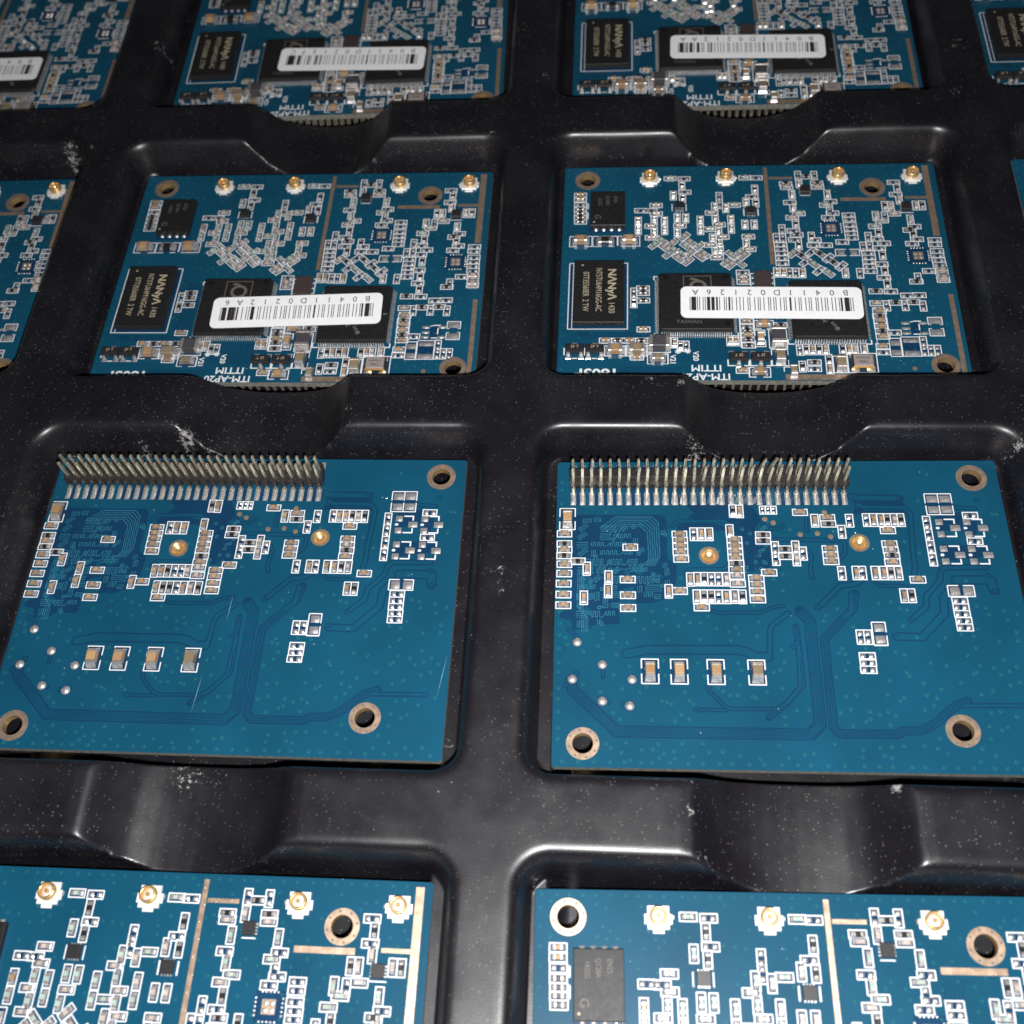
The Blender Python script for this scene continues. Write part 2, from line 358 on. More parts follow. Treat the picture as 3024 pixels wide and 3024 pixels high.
# raster helpers: lines and areas are united on a fine grid, so nothing printed on a board overlaps itself
class Raster:
    def __init__(self, res):
        self.r = res
        self.nx, self.ny = int(BOARD_W/res), int(BOARD_H/res)
        self.g = np.zeros((self.ny, self.nx), bool)
    def window(self, u0, v0, u1, v1):
        a, c = max(0, int(u0/self.r)-1), min(self.nx, int(u1/self.r)+2)
        b, d = max(0, int(v0/self.r)-1), min(self.ny, int(v1/self.r)+2)
        if a >= c or b >= d: return None
        U, V = np.meshgrid((np.arange(a, c)+0.5)*self.r, (np.arange(b, d)+0.5)*self.r)
        return slice(b, d), slice(a, c), U, V
    def seg(self, p, q, w, on=True):
        W = self.window(min(p[0],q[0])-w, min(p[1],q[1])-w, max(p[0],q[0])+w, max(p[1],q[1])+w)
        if W is None: return
        sy, sx, U, V = W
        dx, dy = q[0]-p[0], q[1]-p[1]; L = dx*dx+dy*dy
        t = np.clip(((U-p[0])*dx+(V-p[1])*dy)/L, 0, 1) if L > 0 else 0*U
        hit = np.hypot(U-p[0]-t*dx, V-p[1]-t*dy) <= w/2
        self.g[sy, sx] = (self.g[sy, sx] | hit) if on else (self.g[sy, sx] & ~hit)
    def path(self, pts, w, on=True):
        for a, b in zip(pts, pts[1:]): self.seg(a, b, w, on)
    def disc(self, c, r, on=True): self.seg(c, c, 2*r, on)
    def poly(self, pts, on=True):
        xs, ys = [p[0] for p in pts], [p[1] for p in pts]
        W = self.window(min(xs), min(ys), max(xs), max(ys))
        if W is None: return
        sy, sx, U, V = W
        ins = np.zeros(U.shape, bool); n = len(pts)
        for i in range(n):
            (x1, y1), (x2, y2) = pts[i], pts[(i+1) % n]
            if y1 == y2: continue
            ins ^= ((y1 > V) != (y2 > V)) & (U < (x2-x1)*(V-y1)/(y2-y1)+x1)
        self.g[sy, sx] = (self.g[sy, sx] | ins) if on else (self.g[sy, sx] & ~ins)
    def box(self, c, w, h, rot, on=True):
        cr, sr = math.cos(rot), math.sin(rot)
        self.poly([(c[0]+x*cr-y*sr, c[1]-x*sr-y*cr) for x, y in ((-w/2,-h/2),(w/2,-h/2),(w/2,h/2),(-w/2,h/2))], on)
    def mesh(self, name, z, mat):
        mb = MB(); vs, fs = [], []; active = {}
        def emit(run, j0, j1):
            x0, x1 = run[0]*self.r-BOARD_W/2, run[1]*self.r-BOARD_W/2
            y0, y1 = BOARD_H/2-j0*self.r, BOARD_H/2-j1*self.r
            o = len(vs); vs.extend([(x0,y1,z),(x1,y1,z),(x1,y0,z),(x0,y0,z)]); fs.append((o,o+1,o+2,o+3))
        for j in range(self.ny+1):
            runs = set()
            if j < self.ny:
                d = np.diff(np.concatenate(([0], self.g[j].astype(np.int8), [0])))
                runs = set(zip(np.nonzero(d == 1)[0].tolist(), np.nonzero(d == -1)[0].tolist()))
            for r_ in [k for k in active if k not in runs]: emit(r_, active.pop(r_), j)
            for r_ in runs: active.setdefault(r_, j)
        mb.add(vs, fs, mat)
        return mb.build(name)

def L(u, v): return (u-BOARD_W/2, BOARD_H/2-v)       # board (u, v) to local x, y

# ------------------------------------------------------------------ the tray
TRAY_C = (29.505, -22.023); PX, PY = 72.363, 58.209; TRAY_A = -0.0115
RIM, FLOOR = 5.0, -7.4
def interp(x, pts):
    xs = [p[0] for p in pts]; ys = [p[1] for p in pts]
    return np.interp(x, xs, ys)
WALL = [(-1.9,5.0),(-1.4,4.985),(-1.0,4.92),(-0.65,4.78),(-0.35,4.52),(-0.12,4.15),(0.05,3.75),(0.2,3.2),(0.4,2.3),(0.75,0.6),(1.1,-1.1),(1.5,-3.1),(2.1,-6.2),(2.35,-7.1),(2.7,-7.4)]
LEDGE = [(0,-1.02),(2.95,-1.02),(3.1,-1.2),(3.9,-6.9),(4.2,-7.4)]
NOTCH = [(0,-1.8),(2,-1.7),(4,-1.45),(5.5,-1.1),(7,-0.5),(8,0.05),(9,0.95),(10,1.95),(11,3.15),(11.6,3.95),(12.0,4.4),(12.4,4.72),(12.9,4.92),(13.5,5.0)]
def axis(period, half, k0, k1, notch):
    loc = []
    x = 0.0
    while x < period/2 - 0.05:
        loc.append(x)
        d = half - x
        if -2.2 < d < 4.4: x += 0.16 if -1.6 < d < 1.4 else 0.28
        elif notch and x < 14: x += 0.45
        else: x += 1.1
    loc.append(period/2)
    one = sorted(set([-a for a in loc] + loc))
    out = []
    for k in range(k0, k1+1): out += [k*period + a for a in one]
    out = sorted(out); res = [out[0]]
    for a in out[1:]:
        if a - res[-1] > 1e-4: res.append(a)
    return np.array(res)
HX, HY = 32.25, 24.25
gx = axis(PX, HX, -2, 1, True); gy = axis(PY, HY, -1, 2, False)
GX, GY = np.meshgrid(gx, gy)
lx = GX - PX*np.round(GX/PX); ly = GY - PY*np.round(GY/PY)
lx = np.where(np.abs(GX - PX*2) < 0, lx, lx)
RC = 3.6
qx, qy = np.abs(lx) - (HX-RC), np.abs(ly) - (HY-RC)
sd = RC - (np.hypot(np.maximum(qx, 0), np.maximum(qy, 0)) + np.minimum(np.maximum(qx, qy), 0))
dx = HX - np.abs(lx)
zz = interp(sd, WALL)
inside = sd > 0.9
zz = np.where(inside, np.maximum(zz, interp(dx, LEDGE)), zz)
nz_ = interp(np.abs(lx), NOTCH)
k = 0.35                                            # smooth minimum rounds the notch edges
h_ = np.clip(0.5 + 0.5*(nz_-zz)/k, 0, 1)
zz = np.where(np.abs(lx) < 13.6, nz_*(1-h_) + zz*h_ - k*h_*(1-h_), zz)
# on the far side of each pocket the scoop runs on, right up to the board's edge
dyt = HY - ly
reach = 1.0 + 0.95*np.clip((8.3-np.abs(lx))/3.0, 0, 1)
scoop = nz_ - 6.0*np.clip((dyt-reach)/0.5, 0, 9)
zz = np.where((np.abs(lx) < 9.5) & (ly > 0) & (dyt > 0.4) & (dyt < 3.5), np.maximum(zz, scoop), zz)
# the formed sheet is not perfectly flat
zz += 0.05*np.sin(GX*0.11+1.3)*np.sin(GY*0.13) + 0.03*np.sin(GX*0.37)*np.sin(GY*0.29+2)*(zz > 4)
ca, sa = math.cos(TRAY_A), math.sin(TRAY_A)
ny_, nx_ = GX.shape
vv = np.stack([GX, GY, zz], -1).reshape(-1, 3)
idx = np.arange(ny_*nx_).reshape(ny_, nx_)
quads = np.stack([idx[:-1,:-1], idx[:-1,1:], idx[1:,1:], idx[1:,:-1]], -1).reshape(-1, 4)
verts = (vv*MM).tolist(); faces = quads.tolist()
border = list(idx[0,:]) + list(idx[1:,-1]) + list(idx[-1,-2::-1]) + list(idx[-2:0:-1,0])
base = len(verts)
for b in border: verts.append((vv[b][0]*MM, vv[b][1]*MM, -8.2*MM))
nb = len(border)
for i in range(nb):
    j = (i+1) % nb
    faces.append([int(border[j]), int(border[i]), base+i, base+j])
faces.append([base+i for i in range(nb)][::-1])
tm = bpy.data.meshes.new('component_tray')
tm.from_pydata(verts, [], faces)
tm.materials.append(MATS['tray_plastic'])
tm.polygons.foreach_set('use_smooth', [True]*len(quads) + [False]*(len(faces)-len(quads)))
sc_att = tm.attributes.new('scuff', 'FLOAT', 'POINT')
SCUFFS = [(19.2,1.0,2.2,1.0),(22.0,1.2,1.4,.7),(-53.9,3.0,2.0,1.0),(-51.3,1.6,1.6,.8),(40.2,-46.5,1.1,1.3),(-45.9,-45.6,3.6,.75),(-42.0,-46.0,3.0,.55),
          (-7.2,-19.7,1.5,1.0),(-6.7,-22.2,1.3,.8),(17.4,10.4,1.3,.9),(13.1,10.8,1.2,.9),(-30.0,6.3,1.1,.8),(-29.6,9.0,1.0,.7),(-60.7,2.1,1.8,.8),(-85.1,61.4,3.4,.8),(-80,60.8,2.2,.6),
          (16.1,-50.3,1.3,.9),(16.4,-47,1.0,.7),(17.7,-55.4,1.4,.7),(-50.2,10.4,1.3,.8),(58.3,66.1,1.2,.9),(-74.1,87.3,2.6,.7),(61.9,-0.3,1.6,.9),(-5.5,54,1.5,.5),
          (64.5,68,3,.6),(66,80,3,.6),(-12.3,62,2.2,.5),(-4,75,3.0,.45),(-8,88,4,.45),(68,24,2,.5),(-1.5,-57.8,1.2,.8),(-13.0,-41.0,1.3,.8),(44,-44.5,2,.4),(33,10.5,2,.35),(45,8,2.0,.5),(-18,9.5,2,.4)]
wx = vv[:,0]*ca - vv[:,1]*sa + TRAY_C[0]; wy = vv[:,0]*sa + vv[:,1]*ca + TRAY_C[1]
sv = np.zeros(len(verts))
for (cx, cy, r, s) in SCUFFS:
    d = np.hypot(wx-cx, wy-cy)/r
    sv[:len(vv)] = np.maximum(sv[:len(vv)], s*np.clip(1-d, 0, 1))
sc_att.data.foreach_set('value', sv.astype(np.float32))
tm.update()
tray = link('component_tray', tm, None, (TRAY_C[0], TRAY_C[1], 0), TRAY_A)
tray['label'] = 'black formed plastic tray with rows of pockets, ribs and scooped finger notches'
tray['category'] = 'tray'

# ------------------------------------------------------------------ board blanks
HOLES_C = [(3.82, 3.01), (49.76, 5.30), (56.51, 41.10)]           # seen from the component side
HOLES_P = [(u, BOARD_H-v) for u, v in HOLES_C]
DIMPLES = [(20.5, 14.83), (40.42, 12.85)]
def circle(c, r, n=24): return [(c[0]+r*math.cos(2*math.pi*i/n), c[1]+r*math.sin(2*math.pi*i/n)) for i in range(n)]
def board_blank(name, holes, dimples):
    mb = MB(); t = BOARD_T
    c = 0.25; w, h = BOARD_W/2, BOARD_H/2
    outer = [(-w+c,-h),(w-c,-h),(w,-h+c),(w,h-c),(w-c,h),(-w+c,h),(-w,h-c),(-w,-h+c)]
    hl = [circle(L(*q), 1.30) for q in holes]; dl = [circle(L(*q), 0.98) for q in dimples]
    def plate(z, loops, mat, flip):
        pts = [p for lp in loops for p in lp]
        tr = tessellate_polygon([[Vector((x, y, 0)) for x, y in lp] for lp in loops])
        fs = []
        for a, b_, c_ in tr:
            A, B, C = pts[a], pts[b_], pts[c_]
            ccw = (B[0]-A[0])*(C[1]-A[1])-(B[1]-A[1])*(C[0]-A[0]) > 0
            fs.append((a,b_,c_) if ccw != flip else (a,c_,b_))
        mb.add([(x, y, z) for x, y in pts], fs, mat)
    plate(t, [outer]+hl+dl, 'mask_blue', False)
    plate(0, [outer]+hl, 'mask_blue', True)
    mb.loft([[(x, y, 0) for x, y in outer], [(x, y, t) for x, y in outer]], 'laminate_edge', top=False)
    for lp in hl:
        rv = lp[::-1]
        mb.loft([[(x, y, 0) for x, y in rv], [(x, y, t) for x, y in rv]], 'gold_plating', top=False)
    for q in dimples:
        x, y = L(*q)
        mb.loft([[(px, py, t) for px, py in circle((x,y), 0.98)], [(px, py, t-0.35) for px, py in circle((x,y), 0.62)], [(px, py, t-0.55) for px, py in circle((x,y), 0.25)]], 'gold_plating')
        f0 = len(mb.f)
    return mb.build(name)
BLANK_C = board_blank('board_blank_c', HOLES_C, [])
BLANK_P = board_blank('board_blank_p', HOLES_P, DIMPLES)

def ring_mesh(r0, r1, dots):
    mb = MB(); n = 32
    a = [(r1*math.cos(2*math.pi*i/n), r1*math.sin(2*math.pi*i/n), 0.0) for i in range(n)]
    b = [(r1*math.cos(2*math.pi*i/n), r1*math.sin(2*math.pi*i/n), 0.035) for i in range(n)]
    c = [(r0*math.cos(2*math.pi*i/n), r0*math.sin(2*math.pi*i/n), 0.035) for i in range(n)]
    mb.loft([a, b, c], 'gold_copper', top=False)
    for i in range(dots):
        t = 2*math.pi*(i+0.3)/dots; rm = (r0+r1)/2+0.08
        mb.rings(rm*math.cos(t), rm*math.sin(t), [(0.15, 0.036), (0.145, 0.05)], 'hole_dot', 8)
    return mb.build('ring')
RING = ring_mesh(1.30, 2.06, 8); RING_S = ring_mesh(0.98, 1.32, 0)

# ------------------------------------------------------------------ small surface-mount parts
def two_terminal(body, l, w, h, t, fil):
    """ceramic body, metal end caps and sloped solder fillets, long axis along x"""
    mb = MB()
    mb.box(0, 0, 0.03, l-2*t, w*0.94, h*0.95, body, 0.04*h)
    for s in (-1, 1):
        mb.box(s*(l/2-t/2), 0, 0.02, t, w, h, 'tin_terminal', 0.05*h)
        x0, x1 = s*l/2, s*(l/2+fil)
        a, b = w*0.52, w*0.58
        vs = [(x0,-a,0.01),(x0,a,0.01),(x0,-a*.9,h*.7),(x0,a*.9,h*.7),(x0+(x1-x0)*.45,-b*.9,h*.28),(x0+(x1-x0)*.45,b*.9,h*.28),(x1,-b,0.03),(x1,b,0.03)]
        fs = [(2,4,5,3),(4,6,7,5),(0,6,4,2),(1,3,5,7)] if s > 0 else [(2,3,5,4),(4,5,7,6),(0,2,4,6),(1,7,5,3)]
        mb.add(vs, fs, 'solder')
    return mb.build('chip_part')
def resistor(l, w, h, t, fil):
    mb = MB()
    mb.box(0, 0, 0.03, l-2*t, w, h*0.9, 'resistor_black', 0.02)
    for s in (-1, 1):
        mb.box(s*(l/2-t/2), 0, 0.02, t, w, h*0.98, 'tin_terminal', 0.03)
        x0, x1 = s*l/2, s*(l/2+fil); a, b = w*.5, w*.56
        vs = [(x0,-a,h*.6),(x0,a,h*.6),(x1,-b,0.03),(x1,b,0.03),(x0,-a,0.01),(x0,a,0.01)]
        mb.add(vs, [(0,2,3,1),(4,2,0),(5,1,3)] if s > 0 else [(0,1,3,2),(4,0,2),(5,3,1)], 'solder')
    return mb.build('resistor_part')
def dome(sx, sy, h, n=5):
    """a pillow of solder on its pad"""
    mb = MB(); vs, fs = [], []
    for j in range(n):
        for i in range(n):
            x, y = -1+2*i/(n-1), -1+2*j/(n-1)
            vs.append((x*sx/2, y*sy/2, 0.025 + h*(1-x*x)**0.6*(1-y*y)**0.6))
    for j in range(n-1):
        for i in range(n-1): a = j*n+i; fs.append((a, a+1, a+n+1, a+n))
    mb.add(vs, fs, 'solder')
    return mb.build('solder_dome', True)
def pad_pair():
    mb = MB(); n = 5
    for s in (-0.5, 0.5):
        vs, fs = [], []
        for j in range(n):
            for i in range(n):
                x, y = -1+2*i/(n-1), -1+2*j/(n-1)
                vs.append((s+x*0.29, y*0.29, 0.02 + 0.16*(1-x*x)**0.7*(1-y*y)**0.7))
        for j in range(n-1):
            for i in range(n-1): a = j*n+i; fs.append((a, a+1, a+n+1, a+n))
        mb.add(vs, fs, 'solder')
    return mb.build('pad_pair', True)
SMALL = {'c': ('capacitor', two_terminal('ceramic_tan', 1.0, 0.52, 0.50, 0.24, 0.26)),
         'p': ('capacitor', two_terminal('ceramic_pale', 1.0, 0.52, 0.46, 0.24, 0.26)),
         'g': ('inductor', two_terminal('ceramic_green', 1.0, 0.50, 0.46, 0.24, 0.26)),
         'r': ('resistor', resistor(1.0, 0.50, 0.34, 0.22, 0.28)),
         'e': ('solder_pads', pad_pair()), 's': ('solder_pads', pad_pair())}
ANGLE = {'h': 0.0, 'v': math.pi/2, 'a': math.pi/4, 'b': -math.pi/4}

def big_body(mat, l, w, h, t):
    mb = MB(); mb.box(0, 0, 0.04, l-2*t+0.02, w*.95, h*.96, mat, 0.07); return mb.build('big_body')
def big_end(w, h, t, fil):
    mb = MB(); mb.box(0, 0, 0.03, t, w, h, 'tin_terminal', 0.09)
    x0, x1, a, b = t/2, t/2+fil, w*.5, w*.56
    vs = [(x0,-a,h*.75),(x0,a,h*.75),(x0+fil*.35,-a,h*.35),(x0+fil*.35,a,h*.35),(x1,-b,0.03),(x1,b,0.03),(x0,-a,0.0),(x0,a,0.0)]
    mb.add(vs, [(0,2,3,1),(2,4,5,3),(6,4,2,0),(7,1,3,5)], 'solder')
    return mb.build('big_end', False)
BIG = {'tan': ('ceramic_tan', 2.0, 1.25, 1.05, .42, .42), 'brown': ('ceramic_brown', 2.1, 1.35, 1.15, .45, .42), 'tan6': ('ceramic_tan', 1.65, .95, .85, .36, .36),
       'brown6': ('ceramic_brown', 1.65, .95, .9, .36, .36), 'pale6': ('ceramic_pale', 1.3, .8, .7, .3, .2), 'ferrite': ('ferrite_grey', 2.9, 2.1, 1.35, .5, .3), 'black6': ('resistor_black', 2.0, 1.25, .6, .4, .45)}
BIGM = {k: (big_body(a, b, c, d, e), big_end(c, d, e, f), b, e) for k, (a, b, c, d, e, f) in BIG.items()}

def dfn_mesh(w):
    mb = MB(); mb.box(0, 0, 0.04, w, w, 0.6, 'mould_small', 0.04)
    for i in range(4):
        mb.box(-w*.36+i*w*.24, -w/2-0.08, 0.02, 0.18, 0.22, 0.12, 'solder')
        mb.box(-w*.36+i*w*.24, w/2+0.08, 0.02, 0.18, 0.22, 0.12, 'solder')
    return mb.build('dfn')
def qfp_body(w, t):
    mb = MB()
    def rc(i, z, c=0.25):
        a = w/2-i
        return [(-a+c,-a,z),(a-c,-a,z),(a,-a+c,z),(a,a-c,z),(a-c,a,z),(-a+c,a,z),(-a,a-c,z),(-a,-a+c,z)]
    mb.loft([rc(.25, .1), rc(0, .55), rc(0, .68), rc(.16, t-.05), rc(.24, t)], 'mould_black')
    return mb.build('qfp_body')
def qfp_leads(w, n, z):
    mb = MB(); p = (w-0.9)/(n-1)
    prof = [(-0.1, .62), (.12, .62), (.22, .12), (.52, .06)]
    for side in range(4):
        cr, sr = math.cos(side*math.pi/2), math.sin(side*math.pi/2)
        for i in range(n):
            y = -w/2+0.45+i*p; hw = p*0.26
            vs = []
            for d, zt in prof:
                for yy in (y-hw, y+hw):
                    for dz in (0.0, -0.06):
                        x = w/2+d; vs.append((x*cr-yy*sr, x*sr+yy*cr, zt+dz))
            fs = []
            for s in range(len(prof)-1):
                o = 4*s
                fs += [(o, o+4, o+6, o+2), (o+1, o+3, o+7, o+5), (o, o+1, o+5, o+4), (o+2, o+6, o+7, o+3)]
            fs.append((12, 13, 15, 14))
            mb.add(vs, fs, 'solder')
    return mb.build('qfp_leads')
def slab(w, h, z0, t, mat, ins=0.06):
    mb = MB(); mb.box(0, 0, z0, w, h, t, mat, ins); return mb.build('slab')
def sot_body():
    mb = MB()
    def rc(i, z): a, b = 1.42-i, .68-i; return [(-a,-b,z),(a,-b,z),(a,b,z),(-a,b,z)]
    mb.loft([rc(.12, .1), rc(0, .5), rc(.0, .62), rc(.14, 1.0)], 'mould_small'); return mb.build('sot_body')
def sot_leg():
    mb = MB(); hw = .23
    prof = [(0, .55), (.22, .52), (.34, .14), (.62, .09), (.85, .02)]
    vs = []
    for d, z in prof:
        w = hw if d < .5 else .36
        vs += [(-w, -d, z), (w, -d, z)]
    mb.add(vs, [(2*i, 2*i+2, 2*i+3, 2*i+1) for i in range(len(prof)-1)], 'solder')
    vs2 = [(-.4,-.3,.02),(.4,-.3,.02),(.4,-.95,.02),(-.4,-.95,.02),(-.3,-.4,.1),(.3,-.4,.1),(.3,-.85,.1),(-.3,-.85,.1)]
    mb.add(vs2, [(4,7,6,5),(0,4,5,1),(1,5,6,2),(2,6,7,3),(3,7,4,0)], 'solder')
    return mb.build('sot_leg')
def connector_meshes():
    a = MB(); a.box(0, 0, 0.02, 2.5, 2.55, .38, 'connector_shell', .06)
    for s in (-1, 1): a.box(s*1.36, -.15, 0.02, .45, 1.1, .22, 'connector_shell', .04)
    a.box(0, -1.45, 0.02, 1.3, .5, .2, 'connector_shell', .04); a.box(1.5, 0.05, .02, .6, .5, .2, 'solder', .05)
    b = MB()
    n = 20
    prof = [(1.02,.36),(1.02,.75),(.92,.82),(.92,1.08),(1.0,1.16),(.96,1.26),(.82,1.28),(.74,1.2),(.72,.55)]
    b.rings(0, 0, prof, 'gold_plating', n, cap=False); b.rings(0, 0, [(.73,.5),(.72,.56)], 'connector_shell', n)
    c = MB(); c.rings(0, 0, [(.24,.5),(.24,1.08),(.14,1.2)], 'gold_plating', 10)
    return a.build('connector_base'), b.build('connector_barrel', True), c.build('connector_pin')
CONN = connector_meshes()
def qfn_pads():
    mb = MB()
    for side in range(4):
        cr, sr = math.cos(side*math.pi/2), math.sin(side*math.pi/2)
        for i in range(5):
            x, y = 1.55, -0.9+i*.45
            mb.rings(x*cr-y*sr, x*sr+y*cr, [(.15,.02),(.13,.09),(.06,.12)], 'solder', 8)
    return mb.build('qfn_pads', True)
def qfn_centre():
    mb = MB(); mb.box(0, 0, .01, 1.55, 1.55, .03, 'gold_copper')
    for sx in (-.38, .38):
        for sy in (-.38, .38): mb.rings(sx, sy, [(.30,.04),(.25,.12),(.12,.17)], 'solder', 10)
    return mb.build('qfn_centre')
M_DFN = dfn_mesh(1.5); M_QFP1B, M_QFP1L = qfp_body(11.2, 1.2), qfp_leads(11.2, 32, 1.0); M_QFP2B, M_QFP2L = qfp_body(11.0, 1.2), qfp_leads(11.0, 28, 1.0)
M_SOTB, M_SOTL = sot_body(), sot_leg()
M_QFNP, M_QFNC = qfn_pads(), qfn_centre()
PAD = {}
def pad_mesh(w, h):
    if (w, h) not in PAD: PAD[(w, h)] = dome(w, h, 0.13)
    return PAD[(w, h)]
STRIP = {}
def strip_mesh(w, h):
    if (w, h) not in STRIP:
        mb = MB(); mb.box(0, 0, 0.0, w, h, .03, 'gold_copper')
        n = int(max(w, h)/1.9)
        for i in range(n):
            t = (i+.5)/n-.5
            mb.rings((w*t if w > h else (.22 if i % 2 else -.22)*w), (h*t if h >= w else (.2 if i % 2 else -.2)*h), [(.13,.031),(.09,.05)], 'gold_copper', 8)
        STRIP[(w, h)] = mb.build('strip')
    return STRIP[(w, h)]
def blob():
    mb = MB(); mb.rings(0, 0, [(.62,.01),(.58,.14),(.45,.28),(.24,.37),(.08,.39)], 'solder', 14); return mb.build('blob', True)
M_BLOB = blob()
def tp_mesh():
    mb = MB(); mb.rings(0, 0, [(.36,0),(.36,.03)], 'gold_copper', 14); return mb.build('test_point')
M_TP = tp_mesh()

# ------------------------------------------------------------------ the two-row pin header
HEAD_N, HEAD_P, HEAD_U, HEAD_V = 30, 1.2724, 2.30, 3.29
def header_body():
    mb = MB(); pts = []
    half = HEAD_P/2
    for side in (1, -1):
        rng = range(HEAD_N) if side == 1 else range(HEAD_N-1, -1, -1)
        for i in rng:
            x = i*HEAD_P
            q = [(-half, 1.15), (-.42, 1.22), (-.28, 1.62), (.28, 1.62), (.42, 1.22)]
            for a, b in (q if side == 1 else [(-a_, -b_) for a_, b_ in q]): pts.append((x+a, b))
    # the outline runs left to right at the back and returns at the front
    tr = tessellate_polygon([[Vector((x, y, 0)) for x, y in pts]])
    lo, hi = .30, 1.55
    mb.loft([[(x, y, lo) for x, y in pts][::-1], [(x, y, hi) for x, y in pts][::-1]], 'header_plastic', top=False)
    for z in (lo, hi):
        fs = []
        for a, b, c in tr:
            A, B, C = pts[a], pts[b], pts[c]
            ccw = (B[0]-A[0])*(C[1]-A[1])-(B[1]-A[1])*(C[0]-A[0]) > 0
            fs.append((a,b,c) if ccw == (z == hi) else (a,c,b))
        mb.add([(x, y, z) for x, y in pts], fs, 'header_plastic')
    # a raised spine between the rows and a collar round every pin
    mb.box((HEAD_N-1)*HEAD_P/2, 0, hi, (HEAD_N-1)*HEAD_P+.8, .34, .12, 'header_plastic', .03)
    return mb.build('pin_header')
def pin_mesh(bend=0.0):
    mb = MB(); a = .18
    loops = []
    for z, s, o in [(.25, 1, 0), (1.6, 1, 0), (3.2, 1, bend*.35), (4.75, 1, bend), (5.0, .45, bend*1.08)]:
        loops.append([(o-a*s,-a*s,z),(o+a*s,-a*s,z),(o+a*s,a*s,z),(o-a*s,a*s,z)])
    mb.loft(loops, 'pin_metal', bottom=True)
    return mb.build('pin')
def foot_mesh():
    """gull foot soldered to its pad, pointing towards -y"""
    mb = MB()
    mb.box(0, -1.45, .12, .40, 1.35, .24, 'pin_metal', .05)
    n = 5; vs, fs = [], []
    for j in range(n):
        for i in range(n):
            x, y = -1+2*i/(n-1), -1+2*j/(n-1)
            vs.append((x*.37, -2.72+y*1.02, .02+.2*(1-x*x)**.6*(1-y*y)**.5))
    for j in range(n-1):
        for i in range(n-1): q = j*n+i; fs.append((q, q+1, q+n+1, q+n))
    mb.add(vs, fs, 'solder')
    return mb.build('foot')
def foot_back():
    mb = MB(); mb.box(0, 2.15, .02, .72, 1.1, .05, 'solder'); mb.box(0, 1.9, .07, .40, .9, .2, 'pin_metal', .04); return mb.build('foot_back')
M_HEAD, M_PIN, M_FOOT, M_FOOTB = header_body(), pin_mesh(), foot_mesh(), foot_back()
M_PINBENT = [pin_mesh(.55), pin_mesh(.75), pin_mesh(.12), pin_mesh(-.1), pin_mesh(.05)]
def add_header(root, up, bent=False, seed=1):
    rng = random.Random(seed)
    x, y = L(HEAD_U, HEAD_V)
    if up:
        hd = link('pin_header', M_HEAD, root, (x, y, BOARD_T))
    else:                                              # hanging below a board that lies component side up
        hd = link('pin_header', M_HEAD, root, (x, -y, 0)); hd.rotation_euler = (math.pi, 0, 0)
    for i in range(HEAD_N):
        for row in (1, -1):
            me = M_PIN
            if bent and row == 1 and i in (20, 21): me = M_PINBENT[0 if i == 20 else 1]
            elif rng.random() < .4: me = rng.choice([M_PIN, M_PINBENT[3], M_PINBENT[4], M_PINBENT[2]])
            o = link('pin', me, hd, (i*HEAD_P, row*.65, 0), rng.uniform(-.12, .12))
        if up:
            link('solder_foot', M_FOOT, hd, (i*HEAD_P, 0, 0)); link('solder_foot', M_FOOTB, hd, (i*HEAD_P, 0, 0))
    return hd

# ------------------------------------------------------------------ printed layers
def parse(d):
    out = []
    for key, s in d.items():
        for tok in s.split():
            u, v = tok.split(','); out.append((key[0], key[1], float(u), float(v)))
    return out
COMP = parse(COMPONENT_SIDE); PINS = parse(PIN_SIDE)
SIZE = {'e': (1.95, .95), 's': (1.25, .78)}
def outline_layer(parts, rects, segs, extra_clear):
    """silkscreen: outlines of the parts, united where they touch, plus frames and marks"""
    R = Raster(0.05); lw = .15
    def corners(c, w, h, a):
        cr, sr = math.cos(a), math.sin(a)
        return [(c[0]+x*cr-y*sr, c[1]-x*sr-y*cr) for x, y in ((-w/2,-h/2),(w/2,-h/2),(w/2,h/2),(-w/2,h/2))]
    for k, o, u, v in parts:
        w, h = SIZE.get(k, (1.95, .95)); q = corners((u, v), w, h, ANGLE[o])
        R.path(q+[q[0]], lw)
    for k, o, u, v in parts:
        w, h = SIZE.get(k, (1.95, .95)); R.box((u, v), w-.32, h-.28, ANGLE[o], False)
    for u0, v0, u1, v1 in rects: R.path([(u0,v0),(u1,v0),(u1,v1),(u0,v1),(u0,v0)], lw)
    for pts, w in segs: R.path(pts, w)
    for u0, v0, u1, v1 in extra_clear: R.poly([(u0,v0),(u1,v0),(u1,v1),(u0,v1)], False)
    return R
def pocket_layer(parts, rects, R=None):
    """no copper round the parts, so the mask is darker there"""
    R = R or Raster(0.05)
    for k, o, u, v in parts:
        w, h = SIZE.get(k, (1.95, .95)); R.box((u, v), w+.05, h+.05, ANGLE[o])
    for u0, v0, u1, v1 in rects: R.poly([(u0,v0),(u1,v0),(u1,v1),(u0,v1)])
    return R
def via_mesh(name, spots, r=.24):
    mb = MB()
    for u, v in spots:
        x, y = L(u, v)
        mb.rings(x, y, [(r,BOARD_T+.002),(r*.9,BOARD_T+.016),(r*.45,BOARD_T+.022)], 'mask_via', 8, cap=False)
        mb.rings(x, y, [(r*.46,BOARD_T+.021)], 'mask_navy', 8, cap=True)
    return mb.build(name)

